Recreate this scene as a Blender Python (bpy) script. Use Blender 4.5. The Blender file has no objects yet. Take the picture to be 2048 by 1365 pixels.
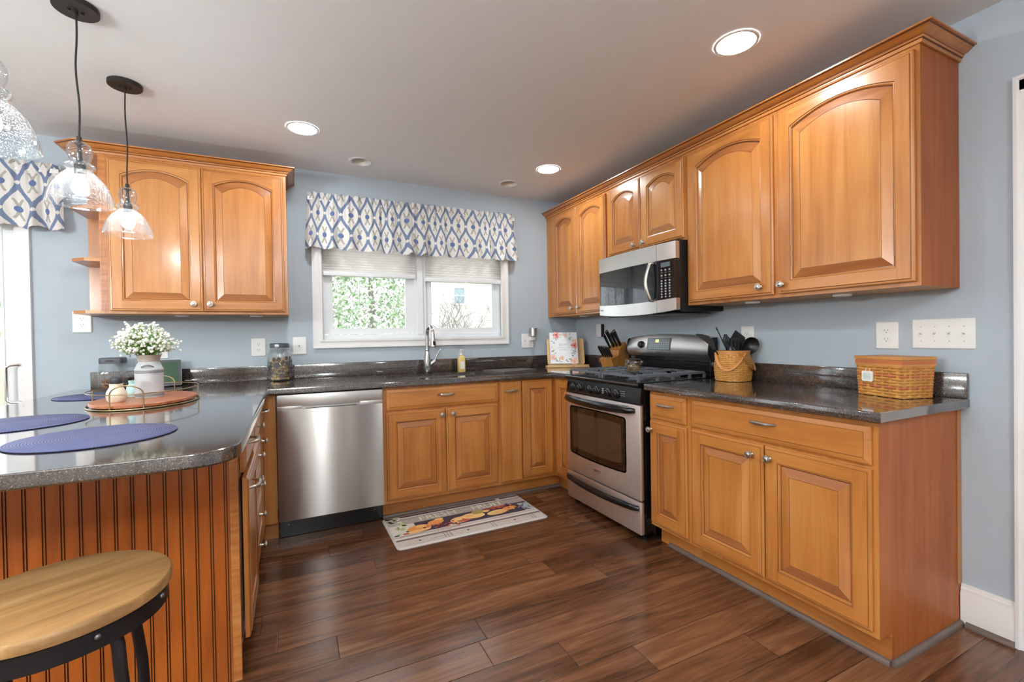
import bpy, bmesh, math, random
from mathutils import Vector, Matrix
R = random.Random(7)
PI = math.pi
sc = bpy.context.scene
COL = sc.collection
# ------------------------------------------------------------------ camera, world, exposure
CAM = Vector((-2.4199, -3.6055, 1.1929)); YAW, PITCH, ROLL, FPX = 0.4507, -0.0106, -0.0165, 907.375
_f = Vector((math.sin(YAW) * math.cos(PITCH), math.cos(YAW) * math.cos(PITCH), math.sin(PITCH)))
_r = Vector((math.cos(YAW), -math.sin(YAW), 0)); _u = _r.cross(_f)
_R = math.cos(ROLL) * _r + math.sin(ROLL) * _u; _U = -math.sin(ROLL) * _r + math.cos(ROLL) * _u
cd = bpy.data.cameras.new('camera'); cam = bpy.data.objects.new('camera', cd); COL.objects.link(cam)
cd.sensor_width = 36; cd.sensor_fit = 'HORIZONTAL'; cd.lens = FPX / 2048 * 36; cd.clip_start = 0.02; cd.clip_end = 200
cam.matrix_world = Matrix(((_R.x, _U.x, -_f.x, CAM.x), (_R.y, _U.y, -_f.y, CAM.y), (_R.z, _U.z, -_f.z, CAM.z), (0, 0, 0, 1)))
sc.camera = cam
sc.view_settings.view_transform = 'Standard'; sc.view_settings.look = 'None'
sc.view_settings.exposure = 0.2; sc.view_settings.gamma = 1.0; sc.view_settings.use_curve_mapping = False
W = bpy.data.worlds.new('overcast_sky'); sc.world = W; W.use_nodes = True
_bg = W.node_tree.nodes['Background']; _bg.inputs[0].default_value = (0.90, 0.95, 1.0, 1); _bg.inputs[1].default_value = 2.9
sc.cycles.max_bounces = 9; sc.cycles.diffuse_bounces = 5; sc.cycles.glossy_bounces = 5; sc.cycles.transmission_bounces = 6
sc.cycles.transparent_max_bounces = 24; sc.cycles.caustics_reflective = False; sc.cycles.caustics_refractive = False
sc.cycles.sample_clamp_indirect = 6.0; sc.cycles.use_denoising = True
DOWN_E = 125.0      # emission of the lit downlights
BULB_E = 150.0      # emission of the pendant bulbs
FILL_DOME_E = 115.0      # emission of the unseen dome added as frontal fill
FILL_TORCH_E = 520.0    # emission of the unseen torchere added to brighten the ceiling
FILL_GLOBE_E = 210.0    # emission of the unseen chandelier globes added as fill
H = 2.4207         # ceiling

# ------------------------------------------------------------------ colour + node helpers
def lin(r, g, b):
    f = lambda c: (c / 255 / 12.92) if c / 255 <= 0.04045 else ((c / 255 + 0.055) / 1.055) ** 2.4
    return (f(r), f(g), f(b), 1.0)
class N:
    """small node-tree writer"""
    def __init__(s, name):
        s.m = bpy.data.materials.new(name); s.m.use_nodes = True; s.t = s.m.node_tree
        s.b = s.t.nodes['Principled BSDF']; s.out = s.t.nodes['Material Output']
    def n(s, typ, **kw):
        x = s.t.nodes.new(typ)
        for k, v in kw.items():
            if k.startswith('i_'):
                key = k[2:].replace('_', ' ')
                s.put(x.inputs[int(key)] if key.isdigit() else x.inputs[key], v)
            else: setattr(x, k, v)
        return x
    def put(s, sock, v):
        if isinstance(v, bpy.types.NodeSocket): s.t.links.new(v, sock)
        else: sock.default_value = v
    def math(s, op, a, b=0.0, c=None, clamp=False):
        x = s.t.nodes.new('ShaderNodeMath'); x.operation = op; x.use_clamp = clamp
        s.put(x.inputs[0], a); s.put(x.inputs[1], b)
        if c is not None: s.put(x.inputs[2], c)
        return x.outputs[0]
    def coord(s, which='Object', scale=(1, 1, 1), rnd=False, rot=(0, 0, 0)):
        c = s.n('ShaderNodeTexCoord').outputs[which]
        mp = s.n('ShaderNodeMapping', i_Vector=c, i_Scale=scale, i_Rotation=rot)
        if rnd:
            oi = s.n('ShaderNodeObjectInfo')
            cx = s.n('ShaderNodeCombineXYZ', i_X=s.math('MULTIPLY', oi.outputs['Random'], 37.0), i_Y=s.math('MULTIPLY', oi.outputs['Random'], 91.0), i_Z=s.math('MULTIPLY', oi.outputs['Random'], 53.0))
            s.put(mp.inputs['Location'], cx.outputs[0])
        return mp.outputs[0]
    def noise(s, vec, scale=5.0, detail=3.0, rough=0.55, dist=0.0):
        return s.n('ShaderNodeTexNoise', i_Vector=vec, i_Scale=scale, i_Detail=detail, i_Roughness=rough, i_Distortion=dist).outputs[0]
    def ramp(s, fac, stops):
        x = s.t.nodes.new('ShaderNodeValToRGB'); s.put(x.inputs[0], fac)
        e = x.color_ramp.elements
        while len(e) < len(stops): e.new(0.5)
        for el, (p, c) in zip(e, stops): el.position = p; el.color = c
        return x.outputs[0]
    def mix(s, fac, a, b, mode='MIX'):
        x = s.t.nodes.new('ShaderNodeMix'); x.data_type = 'RGBA'; x.blend_type = mode
        s.put(x.inputs[0], fac); s.put(x.inputs[6], a); s.put(x.inputs[7], b)
        return x.outputs[2]
    def bump(s, h, strength=0.2, dist=0.01):
        b = s.n('ShaderNodeBump', i_Height=h, i_Strength=strength, i_Distance=dist)
        s.put(s.b.inputs['Normal'], b.outputs[0]); return b.outputs[0]
    def set(s, **kw):
        for k, v in kw.items(): s.put(s.b.inputs[k.replace('_', ' ')], v)
        return s
def plain(name, col, rough=0.5, metal=0.0, coat=0.0, spec=0.5, var=0.0):
    k = N(name)
    if var:
        nz = k.noise(k.coord(), 9.0, 4)
        d = tuple(c * (1 - var) for c in col[:3]) + (1,); l = tuple(min(1, c * (1 + var)) for c in col[:3]) + (1,)
        col = k.ramp(nz, [(0.3, d), (0.7, l)])
    k.set(Base_Color=col, Roughness=rough, Metallic=metal, Coat_Weight=coat, Specular_IOR_Level=spec)
    if coat: k.set(Coat_Roughness=0.12)
    return k.m
def wood(name, axis, dark, mid, light, rough=0.3, coat=0.35, along=1.1, across=16.0, tone=0.5, figure=0.0, spec=0.5):
    k = N(name); sc3 = [across] * 3; sc3['xyz'.index(axis)] = along
    v = k.coord('Object', tuple(sc3), True)
    g = k.noise(v, 1.0, 6, 0.6, 0.6)
    big = k.noise(k.coord('Object', (1, 1, 1), True), 2.6, 2)
    fine = k.noise(k.coord('Object', tuple(a * 5 for a in sc3), True), 1.0, 3)
    f = k.math('ADD', k.math('MULTIPLY', g, 0.62), k.math('ADD', k.math('MULTIPLY', big, 0.30), k.math('MULTIPLY', fine, 0.12)))
    oi = k.n('ShaderNodeObjectInfo')
    f = k.math('ADD', f, k.math('MULTIPLY', k.math('SUBTRACT', oi.outputs['Random'], 0.5), 0.16 * tone))
    if figure:
        sf = [3.0] * 3; sf['xyz'.index(axis)] = 60.0
        f = k.math('ADD', f, k.math('MULTIPLY', k.math('SUBTRACT', k.noise(k.coord('Object', tuple(sf)), 1.0, 3), 0.5), figure))
    c = k.ramp(f, [(0.30, dark), (0.52, mid), (0.74, light)])
    k.set(Base_Color=c, Roughness=rough, Coat_Weight=coat, Coat_Roughness=0.2, Specular_IOR_Level=spec)
    return k.m
def thin_glass(name, tint=(0.97, 0.985, 0.985, 1), rough=0.02, base=0.04, white=0.0):
    """clear pane: lets light through unbent, mirrors more at grazing angles"""
    k = N(name); t = k.t
    lw = k.n('ShaderNodeLayerWeight', i_Blend=0.5)
    f = k.math('ADD', k.math('MULTIPLY', k.math('POWER', lw.outputs['Facing'], 3.5), 0.75), base)
    tr = k.n('ShaderNodeBsdfTransparent', i_Color=tint); gl = k.n('ShaderNodeBsdfGlossy', i_Roughness=rough)
    mx = k.n('ShaderNodeMixShader', i_0=f); t.links.new(tr.outputs[0], mx.inputs[1]); t.links.new(gl.outputs[0], mx.inputs[2])
    t.links.new(mx.outputs[0], k.out.inputs[0]); t.nodes.remove(k.b); return k.m
def seeded_glass(name):
    k = N(name); t = k.t
    lw = k.n('ShaderNodeLayerWeight', i_Blend=0.5)
    f = k.math('ADD', k.math('MULTIPLY', k.math('POWER', lw.outputs['Facing'], 3.0), 0.85), 0.05)
    vo = k.n('ShaderNodeTexVoronoi', i_Vector=k.coord('Object'), i_Scale=250.0)
    sp = k.math('LESS_THAN', vo.outputs['Distance'], 0.27)
    tr = k.n('ShaderNodeBsdfTransparent', i_Color=(0.95, 0.96, 0.97, 1)); gl = k.n('ShaderNodeBsdfGlossy', i_Roughness=0.03)
    mx = k.n('ShaderNodeMixShader', i_0=f); t.links.new(tr.outputs[0], mx.inputs[1]); t.links.new(gl.outputs[0], mx.inputs[2])
    tl = k.n('ShaderNodeBsdfTranslucent', i_Color=(1, 1, 1, 1)); df = k.n('ShaderNodeBsdfDiffuse', i_Color=(1, 1, 1, 1))
    m1 = k.n('ShaderNodeMixShader', i_0=0.5); t.links.new(tl.outputs[0], m1.inputs[1]); t.links.new(df.outputs[0], m1.inputs[2])
    m2 = k.n('ShaderNodeMixShader', i_0=k.math('MULTIPLY', sp, 0.22)); t.links.new(mx.outputs[0], m2.inputs[1]); t.links.new(m1.outputs[0], m2.inputs[2])
    t.links.new(m2.outputs[0], k.out.inputs[0]); t.nodes.remove(k.b); return k.m
def emit(name, col, e):
    k = N(name); k.set(Base_Color=(0.8, 0.8, 0.8, 1), Emission_Color=col, Emission_Strength=e); return k.m
def steel(name, col, rough=0.28, aniso=0.0):
    k = N(name)
    v = k.coord('Object', (3, 3, 420)); nz = k.noise(v, 1.0, 3)
    k.set(Base_Color=col, Metallic=1.0, Roughness=k.math('ADD', rough - 0.04, k.math('MULTIPLY', nz, 0.08)))
    if aniso:
        tg = k.n('ShaderNodeTangent', direction_type='UV_MAP', uv_map='UVMap')
        k.set(Anisotropic=aniso, Anisotropic_Rotation=0.25); k.put(k.b.inputs['Tangent'], tg.outputs[0])
    return k.m

# ------------------------------------------------------------------ mesh builder
class MB:
    """collects shapes and links them as ONE mesh object"""
    def __init__(s, mat, M=None):
        s.V, s.F, s.I, s.mats, s.i, s.uv = [], [], [], [mat], 0, None
        s.M = M or Matrix.Identity(4)
    def use(s, mat):
        if mat not in s.mats: s.mats.append(mat)
        s.i = s.mats.index(mat); return s
    def add(s, vs, fs):
        b = len(s.V); s.V += [s.M @ Vector(v) for v in vs]
        s.F += [[b + i for i in f] for f in fs]; s.I += [s.i] * len(fs); return s
    def box(s, x0, x1, y0, y1, z0, z1, bev=0.0, seg=2):
        vs = [(x, y, z) for x in (x0, x1) for y in (y0, y1) for z in (z0, z1)]
        fs = [(0, 1, 3, 2), (4, 6, 7, 5), (0, 4, 5, 1), (2, 3, 7, 6), (0, 2, 6, 4), (1, 5, 7, 3)]
        if bev:
            bm = bmesh.new(); bv = [bm.verts.new(v) for v in vs]; [bm.faces.new([bv[i] for i in f]) for f in fs]
            bmesh.ops.bevel(bm, geom=bm.edges[:], offset=bev, segments=seg, profile=0.5, affect='EDGES')
            bm.verts.index_update(); vs = [tuple(v.co) for v in bm.verts]; fs = [[v.index for v in f.verts] for f in bm.faces]; bm.free()
        return s.add(vs, fs)
    def loft(s, loops, closed=True, cap0=True, cap1=True, mats=None):
        n = len(loops[0]); vs = [p for l in loops for p in l]; base = len(s.V); s.add(vs, [])
        for k in range(len(loops) - 1):
            if mats and mats[k]: s.use(mats[k])
            for j in range(n if closed else n - 1):
                a, b = k * n + j, k * n + (j + 1) % n
                s.F.append([base + a, base + b, base + b + n, base + a + n]); s.I.append(s.i)
        if cap0: s.F.append([base + j for j in range(n)][::-1]); s.I.append(s.i)
        if cap1: s.F.append([base + (len(loops) - 1) * n + j for j in range(n)]); s.I.append(s.i)
        return s
    def lathe(s, prof, c=(0, 0, 0), n=32, sx=1.0, sy=1.0, cap0=True, cap1=True, mats=None):
        return s.loft([[(c[0] + sx * r * math.cos(2 * PI * j / n), c[1] + sy * r * math.sin(2 * PI * j / n), c[2] + z) for j in range(n)] for r, z in prof], True, cap0, cap1, mats)
    def tube(s, pts, r, n=8, closed=False, flat=1.0):
        pts = [Vector(p) for p in pts]; m = len(pts); rr = r if isinstance(r, (list, tuple)) else [r] * m
        T = [((pts[(i + 1) % m] if closed or i < m - 1 else pts[i]) - (pts[i - 1] if closed or i > 0 else pts[i])).normalized() for i in range(m)]
        nv = Vector((0, 0, 1)) if abs(T[0].z) < 0.9 else Vector((1, 0, 0))
        nv = (nv - T[0] * nv.dot(T[0])).normalized(); loops = []
        for i in range(m):
            nv = nv - T[i] * nv.dot(T[i]); nv = nv.normalized() if nv.length > 1e-6 else T[i].orthogonal().normalized()
            bv = T[i].cross(nv)
            loops.append([pts[i] + rr[i] * (math.cos(2 * PI * j / n) * nv * flat + math.sin(2 * PI * j / n) * bv) for j in range(n)])
        if closed: loops.append(loops[0]); return s.loft(loops, True, False, False)
        return s.loft(loops)
    def ball(s, c, r, n=14, m=8, sx=1, sy=1, sz=1):
        return s.lathe([(max(1e-4, r * math.sin(PI * k / m)), -r * sz * math.cos(PI * k / m)) for k in range(m + 1)], c, n, sx, sy)
    def prism(s, poly, axis, a, b):
        f = {'x': lambda p, t: (t, p[0], p[1]), 'y': lambda p, t: (p[0], t, p[1]), 'z': lambda p, t: (p[0], p[1], t)}[axis]
        return s.loft([[f(p, a) for p in poly], [f(p, b) for p in poly]])
    def disc(s, c, rx, ry, n=20, rot=0.0):
        return s.add([(c[0] + rx * math.cos(t) * math.cos(rot) - ry * math.sin(t) * math.sin(rot), c[1] + rx * math.cos(t) * math.sin(rot) + ry * math.sin(t) * math.cos(rot), c[2]) for t in (2 * PI * j / n for j in range(n))], [list(range(n))])
    def sweep(s, path, prof, closed=False, pm=None):
        """profile (outward offset, z) along a plan path, mitred; outward is to the right of travel"""
        n = len(path); P = [Vector((p[0], p[1])) for p in path]; loops = []
        for i in range(n):
            d0 = (P[i] - P[i - 1]).normalized() if i > 0 or closed else None
            d1 = (P[(i + 1) % n] - P[i]).normalized() if i < n - 1 or closed else None
            d0 = d0 or d1; d1 = d1 or d0
            n0 = Vector((d0.y, -d0.x)); n1 = Vector((d1.y, -d1.x)); m = (n0 + n1).normalized(); m /= max(0.2, m.dot(n0))
            loops.append([(P[i].x + m.x * o, P[i].y + m.y * o, z) for o, z in prof])
        if closed: loops.append(loops[0])
        f0 = len(s.F); s.loft(loops, True, not closed, not closed)
        if pm:
            keep = s.i
            for q in range(len(loops) - 1):
                for j, m in pm.items(): s.use(m); s.I[f0 + q * len(prof) + j] = s.i
            s.i = keep
        return s
    def boxuv(s):
        s.uv = 'box'; return s
    def build(s, name, parent=None, local=False, smooth=35):
        M = Matrix.Identity(4) if (local or parent is None) else rootM(parent).inverted()
        me = bpy.data.meshes.new(name); me.from_pydata([tuple(M @ v) for v in s.V], [], s.F)
        for m in s.mats: me.materials.append(m)
        me.polygons.foreach_set('material_index', s.I)
        bm = bmesh.new(); bm.from_mesh(me); bmesh.ops.recalc_face_normals(bm, faces=bm.faces); bm.to_mesh(me); bm.free()
        if s.uv:
            ul = me.uv_layers.new(name='UVMap')
            for p in me.polygons:
                for li in p.loop_indices:
                    vi = me.loops[li].vertex_index
                    if s.uv == 'box':
                        co, nn = me.vertices[vi].co, p.normal
                        ul.data[li].uv = (co.x + co.y, co.z) if abs(nn.z) < 0.7 else (co.x, co.y)
                    else: ul.data[li].uv = s.uv[vi]
        if smooth:
            me.polygons.foreach_set('use_smooth', [True] * len(me.polygons)); me.set_sharp_from_angle(angle=math.radians(smooth))
        me.update(); o = bpy.data.objects.new(name, me); COL.objects.link(o)
        if parent is not None: o.parent = parent
        return o
def rootM(o):
    while o.parent is not None: o = o.parent
    return Matrix.Translation(o.location) @ Matrix.Rotation(o.rotation_euler.z, 4, 'Z')
def tag(o, label=None, cat=None, group=None, kind=None):
    if label: o['label'] = label
    if cat: o['category'] = cat
    if group: o['group'] = group
    if kind: o['kind'] = kind
    return o
def thing(name, label, cat, loc=(0, 0, 0), rz=0.0, group=None):
    o = bpy.data.objects.new(name, None); COL.objects.link(o); o.empty_display_size = 0.05
    o.location = loc; o.rotation_euler = (0, 0, rz); return tag(o, label, cat, group)
def struct(o): return tag(o, kind='structure')
def text(body, size, mat, parent, M, name='lettering', extrude=0.0003, align='CENTER', xs=1.0):
    cu = bpy.data.curves.new(name, 'FONT'); cu.body = body; cu.size = size; cu.extrude = extrude; cu.align_x = align; cu.align_y = 'CENTER'; cu.resolution_u = 3
    tmp = bpy.data.objects.new('tmp_text', cu); COL.objects.link(tmp); bpy.context.view_layer.update()
    me = bpy.data.meshes.new_from_object(tmp.evaluated_get(bpy.context.evaluated_depsgraph_get())); bpy.data.objects.remove(tmp); bpy.data.curves.remove(cu)
    me.materials.clear(); me.materials.append(mat)
    me.transform((rootM(parent).inverted() @ M) @ Matrix.Diagonal((xs, 1, 1, 1)))
    o = bpy.data.objects.new(name, me); COL.objects.link(o); o.parent = parent; return o
def dup(o, parent=None):
    """a thing, its parts and their sub-parts, sharing mesh data"""
    c = o.copy(); COL.objects.link(c)
    if parent is not None: c.parent = parent
    for ch in [x for x in o.children]: dup(ch, c)
    return c
def rrect(x0, x1, y0, y1, r, n=6):
    p = []
    for cx, cy, a in ((x1 - r, y0 + r, -PI / 2), (x1 - r, y1 - r, 0), (x0 + r, y1 - r, PI / 2), (x0 + r, y0 + r, PI)):
        p += [(cx + r * math.cos(a + PI / 2 * k / n), cy + r * math.sin(a + PI / 2 * k / n)) for k in range(n + 1)]
    return p
def inset(poly, d):
    """CCW polygon moved inwards by d"""
    n = len(poly); out = []
    for i in range(n):
        a, b, c = (Vector(poly[(i + k) % n]) for k in (-1, 0, 1))
        e0 = (b - a).normalized(); e1 = (c - b).normalized(); n0 = Vector((-e0.y, e0.x)); n1 = Vector((-e1.y, e1.x))
        m = n0 + n1; m = m.normalized() if m.length > 1e-6 else n0; m /= max(0.3, m.dot(n0)); out.append((b.x + m.x * d, b.y + m.y * d))
    return out
def fill(mb, loops, z):
    """flat face with holes"""
    bm = bmesh.new()
    for l in loops:
        vs = [bm.verts.new((p[0], p[1], z)) for p in l]; [bm.edges.new((vs[i], vs[(i + 1) % len(vs)])) for i in range(len(vs))]
    bmesh.ops.triangle_fill(bm, edges=bm.edges[:], use_beauty=True, use_dissolve=False); bm.verts.index_update()
    mb.add([tuple(v.co) for v in bm.verts], [[v.index for v in f.verts] for f in bm.faces]); bm.free()
def slab(mb, outer, holes, z0, z1, ch=0.004):
    """thick plate, outer loop CCW, eased top and bottom edges, holes straight"""
    i1, i2 = inset(outer, ch * 0.3), inset(outer, ch)
    L = lambda l, z: [(p[0], p[1], z) for p in l]
    mb.loft([L(i2, z0), L(outer, z0 + ch), L(outer, z1 - ch), L(i1, z1 - ch * 0.3), L(i2, z1)], True, False, False)
    for h in holes: mb.loft([L(h, z0), L(h, z1)], True, False, False)
    fill(mb, [i2] + holes, z1); fill(mb, [i2] + holes, z0)
# ------------------------------------------------------------------ materials
WD, WM_, WL = lin(146, 84, 34), lin(184, 118, 56), lin(204, 144, 80)
M_wv = wood('maple_upright_grain', 'z', WD, WM_, WL)
M_wh = wood('maple_level_grain', 'x', WD, WM_, WL)
M_end = wood('maple_end_panel', 'z', lin(132, 66, 28), lin(164, 90, 42), lin(182, 110, 56), 0.42, 0.0, spec=0.22)
M_fig = wood('curly_maple', 'z', lin(128, 64, 24), lin(184, 112, 52), lin(212, 146, 80), 0.3, figure=0.55)
M_bev = wood('end_grain_bevel', 'x', lin(126, 70, 32), lin(162, 100, 52), lin(184, 124, 72))
M_glaze = plain('dark_glaze_line', lin(92, 46, 18), 0.4)
M_cabin = plain('cabinet_underside', lin(196, 150, 92), 0.5, var=0.06)
M_bead = wood('beadboard_maple', 'z', lin(146, 72, 22), lin(186, 98, 32), lin(206, 118, 46), 0.36, 0.12)
M_wall = plain('blue_grey_wall_paint', lin(178, 189, 198), 0.75, var=0.015)
M_wall2 = plain('bounce_white_wall_paint', lin(226, 224, 220), 0.75)  # unseen left and front walls, whitened to bounce more fill light
M_ceil = plain('white_ceiling_paint', lin(236, 236, 236), 0.85, var=0.01)
M_white = plain('white_gloss_paint', lin(236, 234, 232), 0.32)
M_vinyl = plain('white_vinyl', lin(232, 234, 236), 0.35)
M_plate = plain('white_wall_plate', lin(240, 238, 234), 0.3)
M_dark = plain('dark_slot', lin(40, 38, 36), 0.6)
M_screw = plain('plate_screw', lin(190, 188, 184), 0.4)
M_nickel = plain('brushed_nickel', lin(200, 194, 186), 0.28, 1.0)
M_chrome = plain('polished_steel', lin(196, 196, 196), 0.16, 1.0)
M_steel = steel('brushed_stainless', lin(204, 198, 194), 0.36, 1.0)
M_steel2 = steel('satin_stainless', lin(222, 220, 218), 0.36, 0.5)
M_steel3 = steel('warm_stainless', lin(232, 222, 216), 0.52, 0.5)
M_sink = steel('sink_steel', lin(206, 206, 206), 0.3)
M_blk = plain('black_enamel', lin(14, 14, 15), 0.16)
M_blk2 = plain('black_plastic', lin(24, 24, 25), 0.4)
M_iron = plain('cast_iron', lin(88, 91, 96), 0.5, 0.1)
M_oven = plain('oven_glass', lin(22, 14, 10), 0.05, coat=0.5)
M_oven2 = plain('oven_glass_clear_zone', lin(64, 47, 34), 0.06, coat=0.5)
M_mwg = plain('microwave_mirror_glass', lin(36, 40, 43), 0.03, 0.55, coat=0.6)
M_lcd = plain('grey_display', lin(92, 102, 108), 0.2)
M_key = plain('pale_key_print', lin(168, 172, 176), 0.4)
M_led = emit('green_led_digits', lin(190, 210, 60), 1.2)
M_glass = thin_glass('window_glass')
M_jarg = thin_glass('jar_glass', (0.98, 0.99, 0.99, 1), 0.03, 0.05)
M_seed = seeded_glass('seeded_glass')
M_bulb = emit('lit_bulb_glass', (0.92, 0.985, 1.0, 1), BULB_E)
M_down = emit('lit_diffuser', (0.92, 0.985, 1.0, 1), DOWN_E)
M_fill_globe = emit('fill_globe_glow', (0.92, 0.98, 1.0, 1), FILL_GLOBE_E)
M_fill_torch = emit('fill_torchere_glow', (0.92, 0.98, 1.0, 1), FILL_TORCH_E)
M_fill_dome = emit('fill_dome_glow', (0.90, 0.98, 1.0, 1), FILL_DOME_E)
M_bronze = plain('dark_bronze', lin(46, 42, 42), 0.5, 0.4)
M_cord = plain('black_cord', lin(34, 32, 34), 0.7)
M_puck = plain('frosted_puck', lin(228, 226, 220), 0.3)
def _counter():
    k = N('speckled_solid_surface'); v = k.coord('Object')
    a = k.n('ShaderNodeTexVoronoi', i_Vector=v, i_Scale=480.0).outputs['Color']; sep = k.n('ShaderNodeSeparateColor', i_0=a)
    c = k.ramp(sep.outputs[0], [(0.0, lin(48, 39, 36)), (0.35, lin(59, 49, 45)), (0.75, lin(67, 57, 52)), (0.95, lin(86, 75, 69))])
    c = k.mix(k.math('GREATER_THAN', sep.outputs[1], 0.975), c, lin(136, 122, 110))
    k.set(Base_Color=c, Roughness=0.12, Specular_IOR_Level=0.8, Coat_Weight=0.7, Coat_Roughness=0.05, Coat_IOR=1.7); return k.m
M_ctr = _counter()
def _floor():
    k = N('hickory_planks'); P = k.n('ShaderNodeSeparateXYZ', i_0=k.n('ShaderNodeTexCoord').outputs['Object'])
    x, y = P.outputs[0], P.outputs[1]; w, L = 0.146, 1.24
    ry = k.math('DIVIDE', k.math('ADD', y, 20 * w + 2.246 - 15 * w), w); row = k.math('FLOOR', ry); fy = k.math('FRACT', ry)
    wn = k.n('ShaderNodeTexWhiteNoise', noise_dimensions='1D', i_W=row)
    rx = k.math('DIVIDE', k.math('ADD', x, k.math('MULTIPLY', wn.outputs[0], 7.3)), L); col = k.math('FLOOR', rx); fx = k.math('FRACT', rx)
    idv = k.n('ShaderNodeCombineXYZ', i_X=row, i_Y=col); rnd = k.n('ShaderNodeTexWhiteNoise', noise_dimensions='2D', i_Vector=idv.outputs[0]).outputs[0]
    ey = k.math('MINIMUM', fy, k.math('SUBTRACT', 1.0, fy)); ex = k.math('MINIMUM', fx, k.math('SUBTRACT', 1.0, fx))
    edge = k.math('MINIMUM', k.math('MULTIPLY', ey, w), k.math('MULTIPLY', ex, L))
    gap = k.math('LESS_THAN', edge, 0.0011)
    gv = k.n('ShaderNodeCombineXYZ', i_X=k.math('ADD', k.math('MULTIPLY', x, 2.2), k.math('MULTIPLY', rnd, 40.0)), i_Y=k.math('MULTIPLY', y, 22.0), i_Z=k.math('MULTIPLY', rnd, 17.0))
    g = k.noise(gv.outputs[0], 1.0, 7, 0.62, 0.9)
    gv2 = k.n('ShaderNodeCombineXYZ', i_X=k.math('ADD', k.math('MULTIPLY', x, 5.0), k.math('MULTIPLY', rnd, 11.0)), i_Y=k.math('MULTIPLY', y, 190.0), i_Z=rnd)
    pore = k.noise(gv2.outputs[0], 1.0, 3, 0.6)
    kn = k.n('ShaderNodeTexVoronoi', i_Vector=k.n('ShaderNodeCombineXYZ', i_X=k.math('MULTIPLY', x, 0.85), i_Y=k.math('MULTIPLY', y, 1.5), i_Z=3.0).outputs[0], i_Scale=1.0, i_Randomness=1.0).outputs['Distance']
    knot = k.math('SUBTRACT', 1.0, k.math('DIVIDE', kn, 0.055), clamp=True)
    f = k.math('ADD', k.math('MULTIPLY', g, 0.74), k.math('ADD', k.math('MULTIPLY', rnd, 0.20), k.math('MULTIPLY', pore, 0.16)))
    f = k.math('SUBTRACT', f, k.math('MULTIPLY', knot, 0.4))
    c = k.ramp(f, [(0.30, lin(42, 24, 15)), (0.47, lin(77, 47, 29)), (0.62, lin(104, 67, 43)), (0.78, lin(128, 89, 60))])
    c = k.mix(gap, c, lin(26, 14, 8))
    k.set(Base_Color=c, Roughness=k.math('ADD', 0.14, k.math('MULTIPLY', g, 0.14)), Specular_IOR_Level=0.6)
    h = k.math('ADD', k.math('MULTIPLY', k.math('MINIMUM', edge, 0.003), 110.0), k.math('ADD', k.math('MULTIPLY', pore, 0.05), k.math('MULTIPLY', g, 0.12)))
    k.bump(h, 0.35, 0.004); return k.m
M_floor = _floor()
def _ikat():
    """white cloth with blue ogee lattice, grey inner lattice and blue dots"""
    k = N('ikat_ogee_cloth'); uv = k.n('ShaderNodeSeparateXYZ', i_0=k.n('ShaderNodeTexCoord').outputs['UV'])
    nz = k.noise(k.n('ShaderNodeCombineXYZ', i_X=k.math('MULTIPLY', uv.outputs[0], 420.0), i_Y=k.math('MULTIPLY', uv.outputs[1], 30.0)).outputs[0], 1.0, 2)
    v = k.math('ADD', k.math('DIVIDE', uv.outputs[1], 0.31), k.math('MULTIPLY', k.math('SUBTRACT', nz, 0.5), 0.035)); u = k.math('DIVIDE', uv.outputs[0], 0.132)
    cs = k.math('COSINE', k.math('MULTIPLY', v, 2 * PI))
    def dist(cv):
        a = k.math('ABSOLUTE', k.math('SUBTRACT', k.math('FRACT', k.math('ADD', k.math('SUBTRACT', u, k.math('MULTIPLY', cv, 0.25)), 0.5)), 0.5))
        b = k.math('ABSOLUTE', k.math('SUBTRACT', k.math('FRACT', k.math('ADD', k.math('ADD', u, k.math('MULTIPLY', cv, 0.25)), 0.0)), 0.5))
        return k.math('MINIMUM', a, b)
    blue = k.math('LESS_THAN', dist(cs), 0.085); ncs = k.math('MULTIPLY', cs, -1.0); grey = k.math('LESS_THAN', dist(ncs), 0.05)
    # dots where the grey curves meet: (u 0.25, cos -1) and (u 0.75, cos +1)
    def dot(u0, v0):
        du = k.math('MULTIPLY', k.math('SUBTRACT', k.math('FRACT', k.math('ADD', k.math('SUBTRACT', u, u0), 0.5)), 0.5), 0.132)
        dv = k.math('MULTIPLY', k.math('SUBTRACT', k.math('FRACT', k.math('ADD', k.math('SUBTRACT', v, v0), 0.5)), 0.5), 0.31)
        return k.math('SQRT', k.math('ADD', k.math('MULTIPLY', du, du), k.math('MULTIPLY', dv, dv)))
    dd = k.math('MINIMUM', dot(0.25, 0.5), dot(0.75, 0.0)); dotm = k.math('LESS_THAN', dd, 0.0185)
    node = k.math('MINIMUM', dot(0.25, 0.0), dot(0.75, 0.5))
    blue = k.math('MULTIPLY', blue, k.math('GREATER_THAN', node, 0.011))
    grey = k.math('MULTIPLY', grey, k.math('LESS_THAN', dd, 0.062))
    c = k.mix(grey, lin(240, 236, 230), lin(186, 180, 170)); c = k.mix(blue, c, lin(128, 142, 172)); c = k.mix(dotm, c, lin(108, 126, 170))
    k.set(Base_Color=c, Roughness=0.9, Specular_IOR_Level=0.1)
    wv = k.noise(k.coord('UV', (900, 900, 1)), 1.0, 2); k.bump(wv, 0.12, 0.001)
    t = k.t; tl = k.n('ShaderNodeBsdfTranslucent', i_Color=c); mx = k.n('ShaderNodeMixShader', i_0=0.2)
    t.links.new(k.b.outputs[0], mx.inputs[1]); t.links.new(tl.outputs[0], mx.inputs[2]); t.links.new(mx.outputs[0], k.out.inputs[0])
    return k.m
M_ikat = _ikat()
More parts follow.
